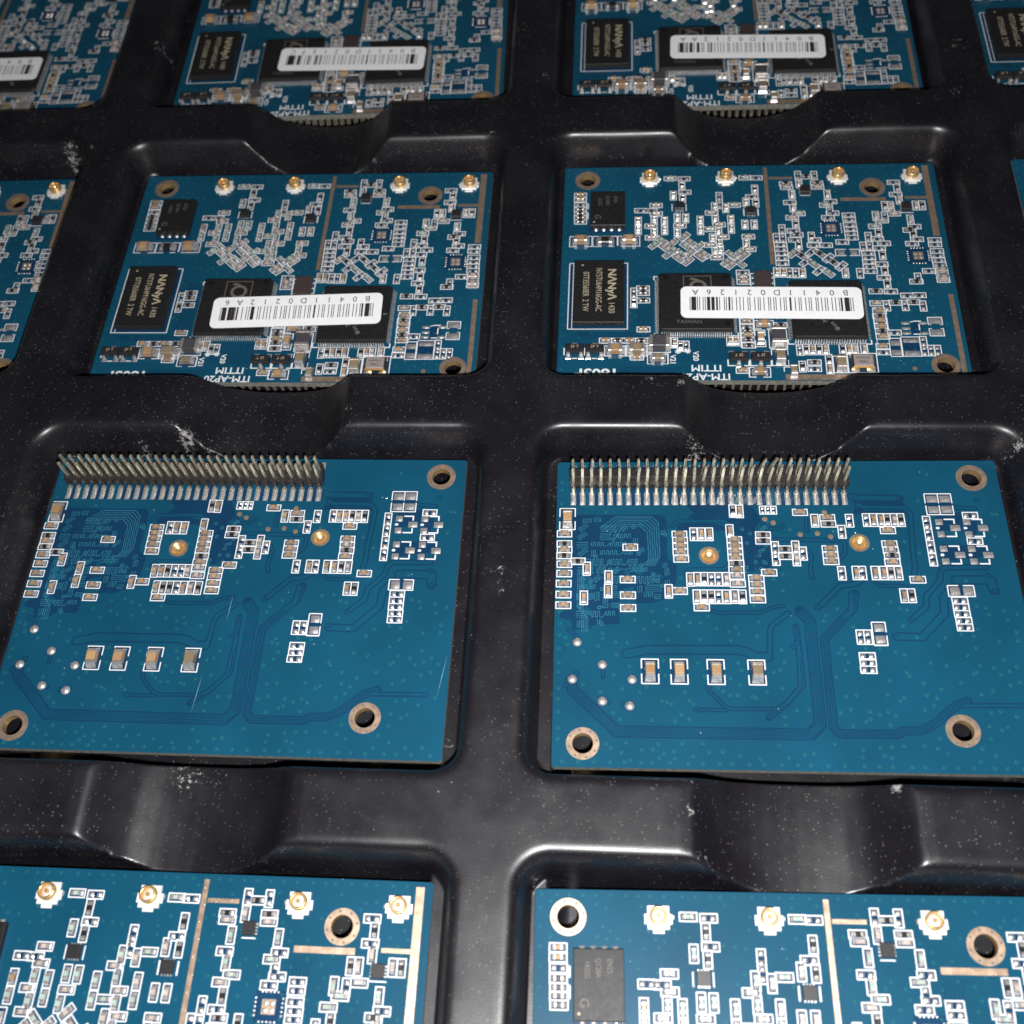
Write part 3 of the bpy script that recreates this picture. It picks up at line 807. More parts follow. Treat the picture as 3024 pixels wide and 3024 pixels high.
# component side: frames, corner marks, stars
C_RECTS = [(1.40,21.2,10.5,34.4),(1.21,15.5,4.8,17.65),(4.95,15.5,8.8,17.65),(8.95,15.5,12.4,17.65),(7.04,37.58,10.2,39.5),(10.35,37.5,13.4,39.5),(13.5,36.05,16.87,38.83),(13.5,39.15,16.5,40.95),
           (29.47,32.78,32.34,34.4),(29.5,34.62,31.0,37.7),(31.54,34.57,34.15,38.02),(28.3,41.6,31.4,43.35),(31.75,38.25,34.1,41.25),(40.55,39.5,42.5,42.55),(42.65,39.0,46.82,42.5),
           (57.35,22.65,59.2,23.95),(57.4,24.25,59.25,25.45),(55.0,32.2,57.05,33.6),(55.0,34.35,57.05,35.75),(48.95,36.16,50.6,39.55),(50.7,35.92,53.33,39.5)]
C_SEGS = [([(2.0,21.4),(2.0,34.3)],.13),([(42.75,18.7),(42.75,19.95),(44.3,19.95)],.15),([(42.75,18.65),(44.3,18.65)],.15),([(46.4,18.65),(46.4,19.95),(44.9,19.95)],.15),([(44.9,18.65),(46.4,18.65)],.15),
          ([(14.55,35.3),(14.55,36.1),(15.4,36.1)],.22),([(26.2,36.1),(27.05,36.1),(27.05,35.2)],.22),([(34.3,36.4),(34.3,37.25),(35.1,37.25)],.2),([(45.7,37.25),(46.4,37.25),(46.4,36.6)],.2),
          ([(14.55,24.6),(14.55,24.0),(15.0,24.0)],.2),([(29.4,23.5),(29.4,27.2)],.15),([(33.0,23.5),(33.0,27.2)],.15),([(29.4,23.5),(29.9,23.5)],.15),([(32.6,23.5),(33.0,23.5)],.15),
          ([(1.0,38.0),(1.0,39.3)],.15),([(4.08,38.0),(4.08,39.3)],.15),([(7.1,38.0),(7.1,39.3)],.15),([(2.25,39.95),(2.9,39.95)],.22),([(5.25,39.95),(5.9,39.95)],.22),
          ([(25.3,40.2),(25.3,41.25),(26.3,41.25)],.16),([(27.7,41.25),(28.35,41.25),(28.35,40.4)],.16),([(28.55,40.2),(28.55,41.25),(29.5,41.25)],.16),([(30.95,41.25),(31.6,41.25),(31.6,40.4)],.16),
          ([(17.65,8.6),(17.65,10.1)],.15),([(19.9,8.6),(19.9,10.1)],.15),([(29.05,9.8),(29.05,11.3)],.15),([(31.3,9.8),(31.3,11.3)],.15),([(38.2,7.0),(39.8,7.0)],.15),([(53.6,11.0),(55.5,11.0)],.15),
          ([(52.5,33.1),(53.0,32.95),(53.9,32.95)],.16),([(53.6,33.6),(53.6,34.6)],.16),([(52.7,35.4),(53.6,35.4)],.16),([(4.0,8.3),(4.0,9.4)],.16),([(4.0,10.3),(4.0,11.6)],.16),
          ([(33.4,41.5),(33.4,42.3)],.15),([(33.4,41.5),(34.2,41.5)],.15),([(27.35,32.4),(27.35,37.9)],.15),([(29.45,32.4),(29.45,37.9)],.15),([(47.2,30.4),(47.2,38.2)],.15),([(48.95,30.6),(48.95,38.2)],.15),([(47.2,38.2),(48.95,38.2)],.15),([(47.2,30.4),(48.95,30.4)],.15)]
for cx, cy in ((18.0, 38.64), (19.47, 38.57)):
    for t in range(4):
        a = t*math.pi/4+.3; C_SEGS.append(([(cx-.38*math.cos(a), cy-.38*math.sin(a)), (cx+.38*math.cos(a), cy+.38*math.sin(a))], .17))
C_CLEAR = [(8.35,17.5,9.35,17.8),(6.3,17.5,7.4,17.8),(2.4,17.5,3.6,17.8),(8.1,37.4,9.2,37.7),(8.1,39.35,9.2,39.65),(14.4,40.8,15.4,41.1),(30.5,34.25,31.3,34.55),(29.4,35.7,29.65,36.5),(30.85,35.7,31.15,36.5),(29.3,43.2,30.3,43.5),(31.6,39.3,31.9,40.2),(33.95,39.3,34.25,40.2),
           (55.4,33.45,56.6,33.75),(55.4,34.2,56.6,34.5)]
SILK_C = outline_layer(COMP, C_RECTS, C_SEGS, C_CLEAR).mesh('silkscreen_c', BOARD_T+.035, 'silkscreen_ink')
rc_ = Raster(0.05)
pocket_layer(COMP, [(u0,v0,u1,v1) for u0,v0,u1,v1 in C_RECTS[1:]] + [(1.5,21.3,10.4,34.3),(52.4,33.2,54.0,35.3),(40.9,12.4,44.2,15.7),(53.5,18.4,56.9,21.7),(4.3,13.7,10.2,14.7)], rc_)
# fine routing fans from the processor to the memory and along the near edge
rt = random.Random(3)
for i in range(26):
    v = 24.6+i*.4; rc_.path([(11.2+rt.uniform(0,.8), v-.9), (12.2, v-.2), (14.2, v)], .12)
for i in range(22):
    u = 16.2+i*.42; rc_.path([(u, 36.4), (u, 37.2+.12*i), (u-1.2, 38.5+.1*i), (u-1.4, 40.4)], .12)
for i in range(9): rc_.path([(3.0, 35.0+.13*i), (12.5, 35.0+.13*i)], .05)
for i in range(8): rc_.path([(9.5, 41.6+.24*i), (18.8-.3*i, 41.6+.24*i)], .1)
for i in range(6): rc_.path([(45.0+.45*i, 8.8), (44.2+.45*i, 9.8), (44.2+.45*i, 10.8)], .08)
NAVY_C = rc_.mesh('bare_laminate_c', BOARD_T+.012, 'mask_navy')
del rc_

# pin side
def add_box(c, w, h): return (c[0]-w/2, c[1]-h/2, c[0]+w/2, c[1]+h/2)
P_BIGC = [(1.54,9.25,'tan'),(12.3,31.36,'tan'),(15.96,31.38,'tan'),(20.57,31.38,'tan'),(25.69,31.38,'brown')]
P_RECTS = [add_box(c[:2], 2.1, 3.3) for c in P_BIGC] + [(49.85,5.35,51.6,8.6),(51.6,5.35,53.35,8.6),(50.85,19.15,54.15,20.7),(40.6,24.4,42.3,27.55)]
P_CLEAR = []
for c in P_BIGC: P_CLEAR += [(c[0]-1.2,c[1]-.35,c[0]-.9,c[1]+.35),(c[0]+.9,c[1]-.35,c[0]+1.2,c[1]+.35)]
P_CLEAR += [(49.7,6.8,53.5,7.15),(52.2,19.0,52.8,19.3),(42.15,25.75,42.5,26.2)]
P_SOT = [(51.2,9.69),(54.8,9.69),(51.2,13.73),(54.8,13.73)]
P_SEGS = []
for u, v in P_SOT:
    P_SEGS += [([(u+.75,v-.4),(u+1.95,v-.4),(u+1.95,v+.2)],.2),([(u+.75,v+2.2),(u+1.95,v+2.2),(u+1.95,v+1.6)],.2),([(u-.35,v+.93),(u-.25,v+.93)],.38)]
SILK_P = outline_layer(PINS, P_RECTS, P_SEGS, P_CLEAR).mesh('silkscreen_p', BOARD_T+.035, 'silkscreen_ink')
rp = Raster(0.04)
for z in BARE_ZONES: rp.poly(z)
for i in range(HEAD_N-1):                                   # gaps between the header pads
    u = HEAD_U+(i+.5)*HEAD_P
    if i % 4 != 1: rp.poly([(u-.24,4.2),(u+.24,4.2),(u+.24,7.1),(u-.24,7.1)])
for w, g, pts in TRACES: rp.path(pts, w+2*g)
for n_, sp, pts in BUSES: rp.path(pts, n_*sp+.25)
for w, g, pts in TRACES: rp.path(pts, w, False)
def offset(pts, d):
    out = []
    for i, p in enumerate(pts):
        a = pts[max(0, i-1)]; b = pts[min(len(pts)-1, i+1)]
        tx, ty = b[0]-a[0], b[1]-a[1]; n = math.hypot(tx, ty) or 1
        out.append((p[0]-ty/n*d, p[1]+tx/n*d))
    return out
for n_, sp, pts in BUSES:
    for i in range(n_): rp.path(offset(pts, (i-(n_-1)/2)*sp), .13, False)
# length-matched memory routing: nested lines, meanders and vias
vias_in = []
rr = random.Random(11)
rt_ = Raster(0.04)
for i in range(6):
    d = i*.3
    rt_.path([(6.0+d*1.5, 10.6+d), (8.2+d*.5, 8.9+d), (13.0-d, 8.9+d), (13.9-d, 9.8+d), (14.0-d, 15.0+d*.3), (13.2-d, 16.4)], .10)
zone = BARE_ZONES[0]
def in_zone(u, v):
    c = False; n = len(zone)
    for i in range(n):
        (x1, y1), (x2, y2) = zone[i], zone[(i+1) % n]
        if (y1 > v) != (y2 > v) and u < (x2-x1)*(v-y1)/(y2-y1)+x1: c = not c
    return c
def meander(kind, x, y, n, p, ln):
    pts = []
    for j in range(n):
        a, b = (0, ln) if j % 2 == 0 else (ln, 0)
        pts += [(j*p, a), (j*p, b)]
    if kind == 'v': return [(x+q, y+w) for q, w in pts]
    if kind == 'h': return [(x+w, y+q) for q, w in pts]
    return [(x+(q+w)*.72, y+ln*.8+(w-q)*.62) for q, w in pts]        # slanting
vv_ = 10.3
while vv_ < 26.6:
    uu = 2.8+rr.uniform(0, .4); last = None
    while uu < 15.6:
        wd = rr.choice((1.7, 2.3, 2.9))
        if in_zone(uu, vv_+.1) and in_zone(uu+wd, vv_+1.1) and in_zone(uu, vv_+1.1) and not (uu+wd > 12.2 and vv_ < 15.6):
            t = rr.random()
            if t < .5: pts = meander('v', uu, vv_, int(wd/.3), .27, rr.choice((.55, .8, 1.0)))
            elif t < .75: pts = meander('h', uu, vv_, 4, .29, wd-.3)
            else: pts = meander('d', uu, vv_, int(wd/.42), .27, .62)
            rt_.path(pts, .095)
            if last and abs(last[0]-pts[0][0]) < 1.6: rt_.path([last, ((last[0]+pts[0][0])/2, last[1]), pts[0]], .095)
            last = pts[-1]
            if rr.random() < .5: vias_in.append((uu+wd+rr.uniform(-.1, .3), vv_+rr.uniform(0, 1.1)))
        else: last = None
        uu += wd+.25
    vv_ += 1.28
for _ in range(1500):                                         # fill what is still empty with shorter meanders
    uu, vv_ = rr.uniform(2.6, 15.2), rr.uniform(8.8, 26.2)
    wd, ht = rr.choice((.75, 1.1, 1.5)), rr.choice((.6, .9, 1.2))
    if not all(in_zone(x, y) for x in (uu-.1, uu+wd) for y in (vv_-.1, vv_+ht)): continue
    if rt_.g[int((vv_-.16)/.04):int((vv_+ht+.16)/.04), int((uu-.16)/.04):int((uu+wd+.16)/.04)].any(): continue
    pts = meander('v', uu, vv_, max(3, int(wd/.27)), .27, ht) if rr.random() < .55 else meander('h', uu, vv_, max(3, int(ht/.27)), .27, wd)
    rt_.path(pts, .095)
    if rr.random() < .3: vias_in.append(pts[-1])
for i in range(4):                                            # lines that leave the memory towards the near edge
    d = i*.27
    rt_.path([(3.0+d, 17.0), (3.0+d, 22.5+d), (3.6+d, 23.2+d), (3.6+d, 26.0)], .095)
for cx, cy, r in ((8.8,12.2,.35),(11.5,10.2,.3),(8.1,17.2,.4),(9.6,17.4,.4),(11.2,17.0,.7),(4.2,18.8,.6),(4.5,19.6,.5),(14.0,18.0,.3),(4.3,23.0,.45),(7.9,22.2,.4)): rp.disc((cx, cy), r, False)
for u, v in vias_in: rt_.disc((u, v), .27); rt_.disc((u, v), .14, False)
for i in range(20):                                          # rings round the vias of the middle zones
    u, v = rr.uniform(24.5, 28.5), rr.uniform(9.5, 18.0); rt_.disc((u, v), .25); rt_.disc((u, v), .14, False)
TEST_POINTS = [(28.26,9.26),(29.35,9.82),(32.78,11.63),(36.29,8.23),(35.06,11.46),(36.75,11.95)]
pocket_layer(PINS, P_RECTS, rp)
for u, v in P_SOT:
    rp.poly([(u-.6,v-.55),(u+.6,v-.55),(u+.6,v+.5),(u-.6,v+.5)]); rp.poly([(u-.6,v+1.3),(u+.6,v+1.3),(u+.6,v+2.4),(u-.6,v+2.4)]); rp.poly([(u+1.2,v+.4),(u+2.75,v+.4),(u+2.75,v+1.45),(u+1.2,v+1.45)])
BLOBS = [(3.01,27.47),(6.25,30.53),(2.43,32.54),(10.0,32.5),(6.24,35.42),(9.67,36.0)]
for b in BLOBS: rp.disc(b, .72)
for q in ((7.0,35.5),(8.9,35.9),(2.9,26.6),(2.4,26.1),(1.9,25.7),(2.97,31.7),(1.65,33.3),(19.5,33.4),(18.0,36.4),(31.0,27.3),(30.5,27.8),(43.4,26.0),(45.6,24.0),(34.0,22.3),(50.9,34.8),(57.2,35.3),(56.3,17.7),(56.7,19.9),(56.6,6.3),(49.9,8.6),(46.4,6.1)):
    rp.disc(q, .42); rp.disc(q, .27, False); rp.disc(q, .12)
for k, o, u, v in PINS:
    w, h = SIZE.get(k, (1.95, .95)); rt_.box((u, v), w+.1, h+.1, ANGLE[o], False)
TRACE_P = rt_.mesh('routing_p', BOARD_T+.020, 'mask_trace')
NAVY_P = rp.mesh('bare_laminate_p', BOARD_T+.012, 'mask_navy')
rv_ = random.Random(5)
pv = [(1.2+i*1.9+rv_.uniform(-.3,.3), BOARD_H-.75) for i in range(31)] + [(.7, 3.0+i*1.7+rv_.uniform(-.4,.4)) for i in range(23)]
tries = 0
while len(pv) < 270 and tries < 6000:
    tries += 1
    u, v = rv_.uniform(1, 59), rv_.uniform(1.5, 43) if rv_.random() < .35 else rv_.uniform(22, 43)
    if u < 6.5 and v > 38 or math.hypot(u-HOLES_P[1][0], v-HOLES_P[1][1]) < 2.6 or math.hypot(u-HOLES_P[2][0], v-HOLES_P[2][1]) < 2.6: continue
    j, i = int(v/.04), int(u/.04)
    if rp.g[max(0,j-9):j+10, max(0,i-9):i+10].any() or (u < 41 and v < 7.5): continue
    if min((u-a)**2+(v-b)**2 for a, b in pv) < (.25 if rv_.random() < .3 else 1.1): continue
    if any(abs(u-a) < 1.2 and abs(v-b) < 1.2 for a, b in DIMPLES+BLOBS): continue
    pv.append((u, v))
VIAS_P = via_mesh('vias_p', pv, .23)
cvp = [(.6+i*1.6+rv_.uniform(-.3,.3), .55) for i in range(36)] + [(.6, 2+i*2.1) for i in range(20)]
tries = 0
occ = [(u, v) for _, _, u, v in COMP]
while len(cvp) < 260 and tries < 5000:
    tries += 1
    u, v = rv_.uniform(1, 58), rv_.uniform(1, 43)
    if min((u-a)**2+(v-b)**2 for a, b in occ) < 1.5 or min((u-a)**2+(v-b)**2 for a, b in cvp) < .7: continue
    if 1.2 < u < 10.8 and 5.8 < v < 34.6 or 14 < u < 27.3 and 23.5 < v < 36.3 or 34 < u < 47 and 25 < v < 37.5 or v > 36 and u < 47: continue
    if any(math.hypot(u-a, v-b) < 2.5 for a, b in HOLES_C): continue
    cvp.append((u, v))
VIAS_C = via_mesh('vias_c', cvp, .19)

# ------------------------------------------------------------------ stickers
BARS_F = [(205,1),(262,4),(320,1),(352,1),(405,1),(437,1),(488,3),(555,3),(615,2),(655,1),(727,1),(757,1),(803,2),(845,1),(912,1),(963,1),(1015,1),(1085,1),(1115,1),(1187,1),(1240,1),(1270,1),(1325,1),(1395,1),(1425,1),(1475,1),(1507,1),(1574,1),(1629,1),(1659,1),
          (1724,2),(1796,1),(1854,1),(1884,1),(1954,1),(2004,1),(2036,1),(2109,1),(2139,1),(2192,1),(2244,1),(2279,1),(2346,1),(2399,1),(2454,1),(2489,2),(2569,4),(2624,1),(2659,1)]
def sticker_paper():
    mb = MB(); w, h, r = 13.5, 3.05, .95; pts = []
    for cx, cy, a0 in ((w-r,h-r,0),(-w+r,h-r,90),(-w+r,-h+r,180),(w-r,-h+r,270)):
        for i in range(7): a = math.radians(a0+15*i); pts.append((cx+r*math.cos(a), cy+r*math.sin(a)))
    mb.loft([[(x, y, 0) for x, y in pts], [(x, y, .07) for x, y in pts]], 'sticker_paper'); return mb.build('sticker')
def bars_mesh(seed):
    mb = MB(); rng = random.Random(seed)
    for i, (x, w) in enumerate(BARS_F):
        if 1 < i < 14 and seed: x += rng.uniform(-12, 12); w = rng.choice((1, 1, 1, 2, 3))
        c = -12.1 + (x-205)/(2659-205)*24.2; hw = (.06, .14, .25, .37)[w-1]
        mb.add([(c-hw,-1.62,.078),(c+hw,-1.62,.078),(c+hw,1.02,.078),(c-hw,1.02,.078)], [(0,1,2,3)], 'sticker_ink')
    return mb.build('barcode')
M_STICK = sticker_paper()

# ------------------------------------------------------------------ view test, so parts far outside the picture are left out
def visible(root_xy, ang, u, v):
    x, y = L(u, v); c, s = math.cos(ang), math.sin(ang)
    P = np.array([root_xy[0]+x*c-y*s, root_xy[1]+x*s+y*c, 0.0]) - CAM_POS
    q = P @ CAM_ROT
    px, py = FOCAL_PX*q[0]/-q[2], -FOCAL_PX*q[1]/-q[2]
    return abs(px) < 1512*1.9 and abs(py) < 1512*1.9

def add_big(root, kind, u, v, rot, seen):
    if not seen(u, v): return
    body, end, l, t = BIGM[kind]
    name = 'inductor' if kind == 'ferrite' else 'resistor' if kind == 'black6' else 'capacitor'
    o = link(name, body, root, (*L(u, v), BOARD_T), rot)
    for s in (0, math.pi):
        link('terminal', end, o, (math.cos(s)*(l/2-t/2), math.sin(s)*(l/2-t/2), 0), s)

def put_text(parent, name, s, x, y, z, size, mat, rot, bold=0.0, condense=1.0):
    return link(name, text_mesh(s, size, mat, bold, condense), parent, (x, y, z), rot)

H_ = math.pi/2
def component_board(cx, cy, ang, label, code, st, header):
    root = link('circuit_board', None, None, (cx, cy, -BOARD_T), ang)
    root['label'] = label; root['category'] = 'circuit board'; root['group'] = 'boards lying component side up'
    T = BOARD_T
    seen = lambda u, v: visible((cx, cy), ang, u, v)
    link('board', BLANK_C, root)
    link('silkscreen', SILK_C, root)
    link('bare_laminate', NAVY_C, root, kind='stuff')
    link('via_field', VIAS_C, root, kind='stuff')
    for u, v in HOLES_C:
        if seen(u, v): link('mounting_ring', RING, root, (*L(u, v), T))
    for k, o, u, v in COMP:
        if seen(u, v):
            nm, me = SMALL[k]; link(nm, me, root, (*L(u, v), T), ANGLE[o] + (math.pi if random.random() < .5 else 0))
    for kind, u, v, r in (('tan',2.98,16.58,0),('black6',6.88,16.58,0),('tan',10.67,16.58,0),('tan',8.65,38.52,0),('brown',11.9,38.5,0),('ferrite',15.2,37.45,0),('brown6',15.0,40.05,0),
                          ('tan6',30.9,33.6,0),('tan6',30.27,36.2,H_),('ferrite',32.85,36.3,H_),('tan6',29.85,42.48,0),('brown',32.93,39.75,H_),('brown6',34.7,42.35,H_),('brown',41.55,41.05,H_),('pale6',58.28,23.3,0),('pale6',58.33,24.85,0)):
        add_big(root, kind, u, v, r, seen)
    for u, w, h, v in ((32.92,.62,20.9,11.1),(58.5,1.0,15.3,8.25),(58.98,.72,14.7,35.15)):
        if seen(u, v) or seen(u, v-h/2) or seen(u, v+h/2): link('copper_strip', strip_mesh(w, h), root, (*L(u, v), T+.03))
    for u0, u1, v, h in ((33.4,37.2,3.0,.5),(44.5,51.6,7.93,.72),(54.6,57.95,7.68,.5),(33.5,44.5,43.3,.95)):
        if seen((u0+u1)/2, v): link('copper_strip', strip_mesh(round(u1-u0, 2), h), root, (*L((u0+u1)/2, v), T+.03))
    if seen(52.04, 41.7): link('fiducial', M_TP, root, (*L(52.04, 41.7), T+.02))
    for u, v in ((14.04,2.96),(26.43,2.89),(44.45,2.97),(56.21,2.96)):
        if seen(u, v):
            b = link('antenna_connector', CONN[0], root, (*L(u, v), T), 0 if u < 40 else math.pi if False else 0)
            if u > 40: b.scale = (-1, 1, 1)
            link('barrel', CONN[1], b, (0, .12, 0)); link('contact', CONN[2], b, (0, .12, 0))
    # memory
    if seen(6.05, 27.7):
        c = link('memory_chip', slab(7.75, 12.3, .25, .9, 'mould_black', .05) if 'mem' not in PAD else PAD['mem'], root, (*L(6.05, 27.75), T)); PAD['mem'] = c.data
        put_text(c, 'marking', 'N\u039bNy\u039b', 1.95, 1.3, 1.153, 1.75, 'laser_mark', -H_, .045, 1.06)
        put_text(c, 'marking', '1430', 1.95, -3.35, 1.153, 1.35, 'laser_mark', -H_, .0, .82)
        put_text(c, 'marking', 'NT5TU64M16GG-AC', -.05, .25, 1.153, 1.32, 'laser_mark', -H_, .0, .72)
        put_text(c, 'marking', '07735560ER  2 TW', -2.05, -.1, 1.153, 1.32, 'laser_mark', -H_, .0, .74)
        link('pin_one_dot', M_DOT, c, (-2.6, 5.2, 1.153))
    if seen(7.25, 10.3):
        c = link('flash_chip', slab(5.6, 7.4, .08, .85, 'mould_black', .06) if 'fl' not in PAD else PAD['fl'], root, (*L(7.25, 10.2), T)); PAD['fl'] = c.data
        for i, s in enumerate(('EN25', 'Q128A', '1432G')):
            put_text(c, 'marking', s, 1.2-1.25*i, 1.9-.2*i, .938, .85, 'laser_mark_dim', -H_, 0, .8)
        put_text(c, 'marking', 'G', -1.65, -1.9, .938, 1.4, 'laser_mark_dim', -H_)
        link('pin_one_dot', M_DOT, c, (-2.2, -3.0, .938))
        for i in range(4):
            for s in (-1, 1):
                o = link('lead', pad_mesh(.62, .62), c, (-1.87+i*1.25, s*3.82, .02)); o.scale = (1, 1, 1.9)
    for nm, u, v, B_, Ld, w in (('processor_chip',20.8,29.85,M_QFP1B,M_QFP1L,11.2),('radio_chip',40.4,31.35,M_QFP2B,M_QFP2L,11.0)):
        if not (seen(u, v) or seen(u, v-6) or seen(u+6, v)): continue
        c = link(nm, B_, root, (*L(u, v), T))
        link('leads', Ld, c, kind='stuff')
        if nm == 'processor_chip':
            link('logo_frame', M_FRAME, c, (.3, 2.75, 1.203))
            put_text(c, 'logo', 'Q', .4, 2.95, 1.203, 3.6, 'laser_mark_dim', math.pi, .06)
            put_text(c, 'marking', 'TAIWAN', -1.1, -4.1, 1.203, .95, 'laser_mark_dim', 0)
            for s in ((-4.5,4.7),(4.6,4.8),(4.65,-4.4)): link('mould_dimple', M_MD, c, (*s, 1.203))
        else:
            put_text(c, 'marking', 'S', .55, -3.15, 1.203, 1.3, 'laser_mark_dim', .5, .03)
            put_text(c, 'marking', 'A', -.75, -2.5, 1.203, 1.0, 'laser_mark_dim', .4, .02)
            link('mould_dimple', M_MDL, c, (1.0, -3.9, 1.203))
            link('logo_ray', M_RAY, c, (5.0, -.3, 1.203))
    if seen(31.2, 25.5):
        c = link('regulator_chip', slab(2.55, 3.6, .06, .75, 'mould_brown', .05) if 'reg' not in PAD else PAD['reg'], root, (*L(31.2, 25.35), T)); PAD['reg'] = c.data
        for s in (-1, 1):
            for i in range(3): link('lead', pad_mesh(.4, .5), c, (s*1.5, -1.1+i*1.1, .02))
    for u, v in ((18.78,9.3),(30.15,10.5),(39.0,5.95),(54.55,9.92)):
        if seen(u, v): link('amplifier_chip', M_DFN, root, (*L(u, v), T), 0 if u < 35 else -H_)
    for u, v in ((42.5,14.1),(55.2,20.0)):
        if seen(u, v):
            c = link('solder_pads', M_QFNP, root, (*L(u, v), T)); link('thermal_pad', M_QFNC, c)
    for u, v, feet in ((2.6,38.55,'two'),(5.6,38.55,'two'),(26.85,40.05,'one'),(30.05,40.05,'one')):
        if seen(u, v):
            c = link('transistor', M_SOTB, root, (*L(u, v), T))
            lo, hi = ((-.97, .97), (0,)) if feet == 'two' else ((0,), (-.97, .97))
            for x in lo: link('leg', M_SOTL, c, (x, -.6, 0))
            for x in hi: link('leg', M_SOTL, c, (x, .6, 0), math.pi)
            put_text(c, 'marking', '2F T', 0, .1, 1.004, .75, 'laser_mark', math.pi if feet == 'one' else 0, 0, .9)
    if seen(44.7, 40.7):
        c = link('crystal', M_XT[0], root, (*L(44.7, 40.75), T)); link('lid', M_XT[1], c)
        put_text(c, 'marking', 'T400', 0, -.3, .885, .62, 'resistor_black', math.pi); put_text(c, 'marking', 'WAKHN', 0, .4, .885, .5, 'resistor_black', math.pi)
        for sx in (-1.15, 1.15):
            for sy in (-1.2, 1.2): link('solder_pad', pad_mesh(1.2, .7), c, (sx, sy*1.05, 0))
    for u, v, w, h in ((51.68,33.3,1.2,.5),(51.67,34.3,1.2,.5),(51.66,35.2,1.2,.5),(54.2,33.28,1.2,.5),(54.17,35.22,1.2,.5),(56.03,32.9,1.7,1.1),(56.03,35.05,1.7,1.1),(49.8,37.05,1.35,.95),(49.82,38.8,1.35,.95),(52.05,36.6,2.2,.75),(52.03,38.9,2.2,.8),(43.6,19.3,1.0,1.0),(45.55,19.3,1.0,1.0)):
        if seen(u, v): link('solder_pad', pad_mesh(w, h), root, (*L(u, v), T))
    # printed legends
    z = T+.036
    if seen(22, 42):
        put_text(root, 'legend', 'ITTIM', *L(22.1, 41.66), z, 1.66, 'silkscreen_ink', math.pi, .03, 1.1)
        put_text(root, 'legend', 'ITM-AP20', *L(21.95, 43.24), z, 1.66, 'silkscreen_ink', math.pi, .03, 1.06)
        put_text(root, 'legend', '1803F', *L(5.95, 42.6), z, 2.3, 'silkscreen_ink', math.pi, .06, 1.15)
        put_text(root, 'legend', 'V21', *L(17.2, 40.15), z, 1.15, 'silkscreen_ink', -H_, .03, .95)
        put_text(root, 'legend', 'V20', *L(20.6, 39.5), z, 1.15, 'silkscreen_ink', -H_, .03, .95)
    # sticker with its barcode
    su, sv_, sa_ = st
    if seen(su, sv_) or seen(su+12, sv_):
        s = link('barcode_sticker', M_STICK, root, (*L(su, sv_), T+1.205), sa_)
        link('barcode', bars_mesh(sum(map(ord, code[-2:])) if code != 'B0411D02126A' else 0), s)
        for i, ch in enumerate(code): put_text(s, 'digit', ch, 11.15-i*2.04, 1.98, .078, 1.55, 'sticker_ink', math.pi, 0, .95)
    if header: add_header(root, False, seed=int(cx))
    return root

M_DOT = (lambda mb: (mb.rings(0, 0, [(.17, 0), (.16, .004)], 'laser_mark', 10), mb.build('dot'))[1])(MB())
M_MD = (lambda mb: (mb.rings(0, 0, [(.50, 0), (.44, .004)], 'dimple_black', 16), mb.build('md'))[1])(MB())
M_MDL = (lambda mb: (mb.rings(0, 0, [(.36, 0), (.34, .004)], 'laser_mark_dim', 14), mb.build('mdl'))[1])(MB())
M_RAY = (lambda mb: (mb.add([(-.4,-.25,0),(.4,0,0),(-.4,.2,0)], [(0,1,2)], 'laser_mark_dim'), mb.build('ray'))[1])(MB())
def frame_mesh():
    mb = MB(); w, h, t = 4.3, 4.4, .13
    for x0, y0, x1, y1 in ((-w/2,-h/2,w/2,-h/2+t),(-w/2,h/2-t,w/2,h/2),(-w/2,-h/2+t,-w/2+t,h/2-t),(w/2-t,-h/2+t,w/2,h/2-t)):
        mb.add([(x0,y0,0),(x1,y0,0),(x1,y1,0),(x0,y1,0)], [(0,1,2,3)], 'laser_mark_dim')
    return mb.build('frame')
M_FRAME = frame_mesh()
def crystal_meshes():
    a = MB(); a.box(0, 0, .05, 3.25, 2.45, .55, 'crystal_rim', .04); a.box(0, 0, .6, 3.1, 2.3, .12, 'crystal_rim', .1)
    b = MB(); b.box(0, 0, .72, 2.75, 1.95, .16, 'crystal_lid', .05)
    return a.build('crystal'), b.build('crystal_lid')
M_XT = crystal_meshes()

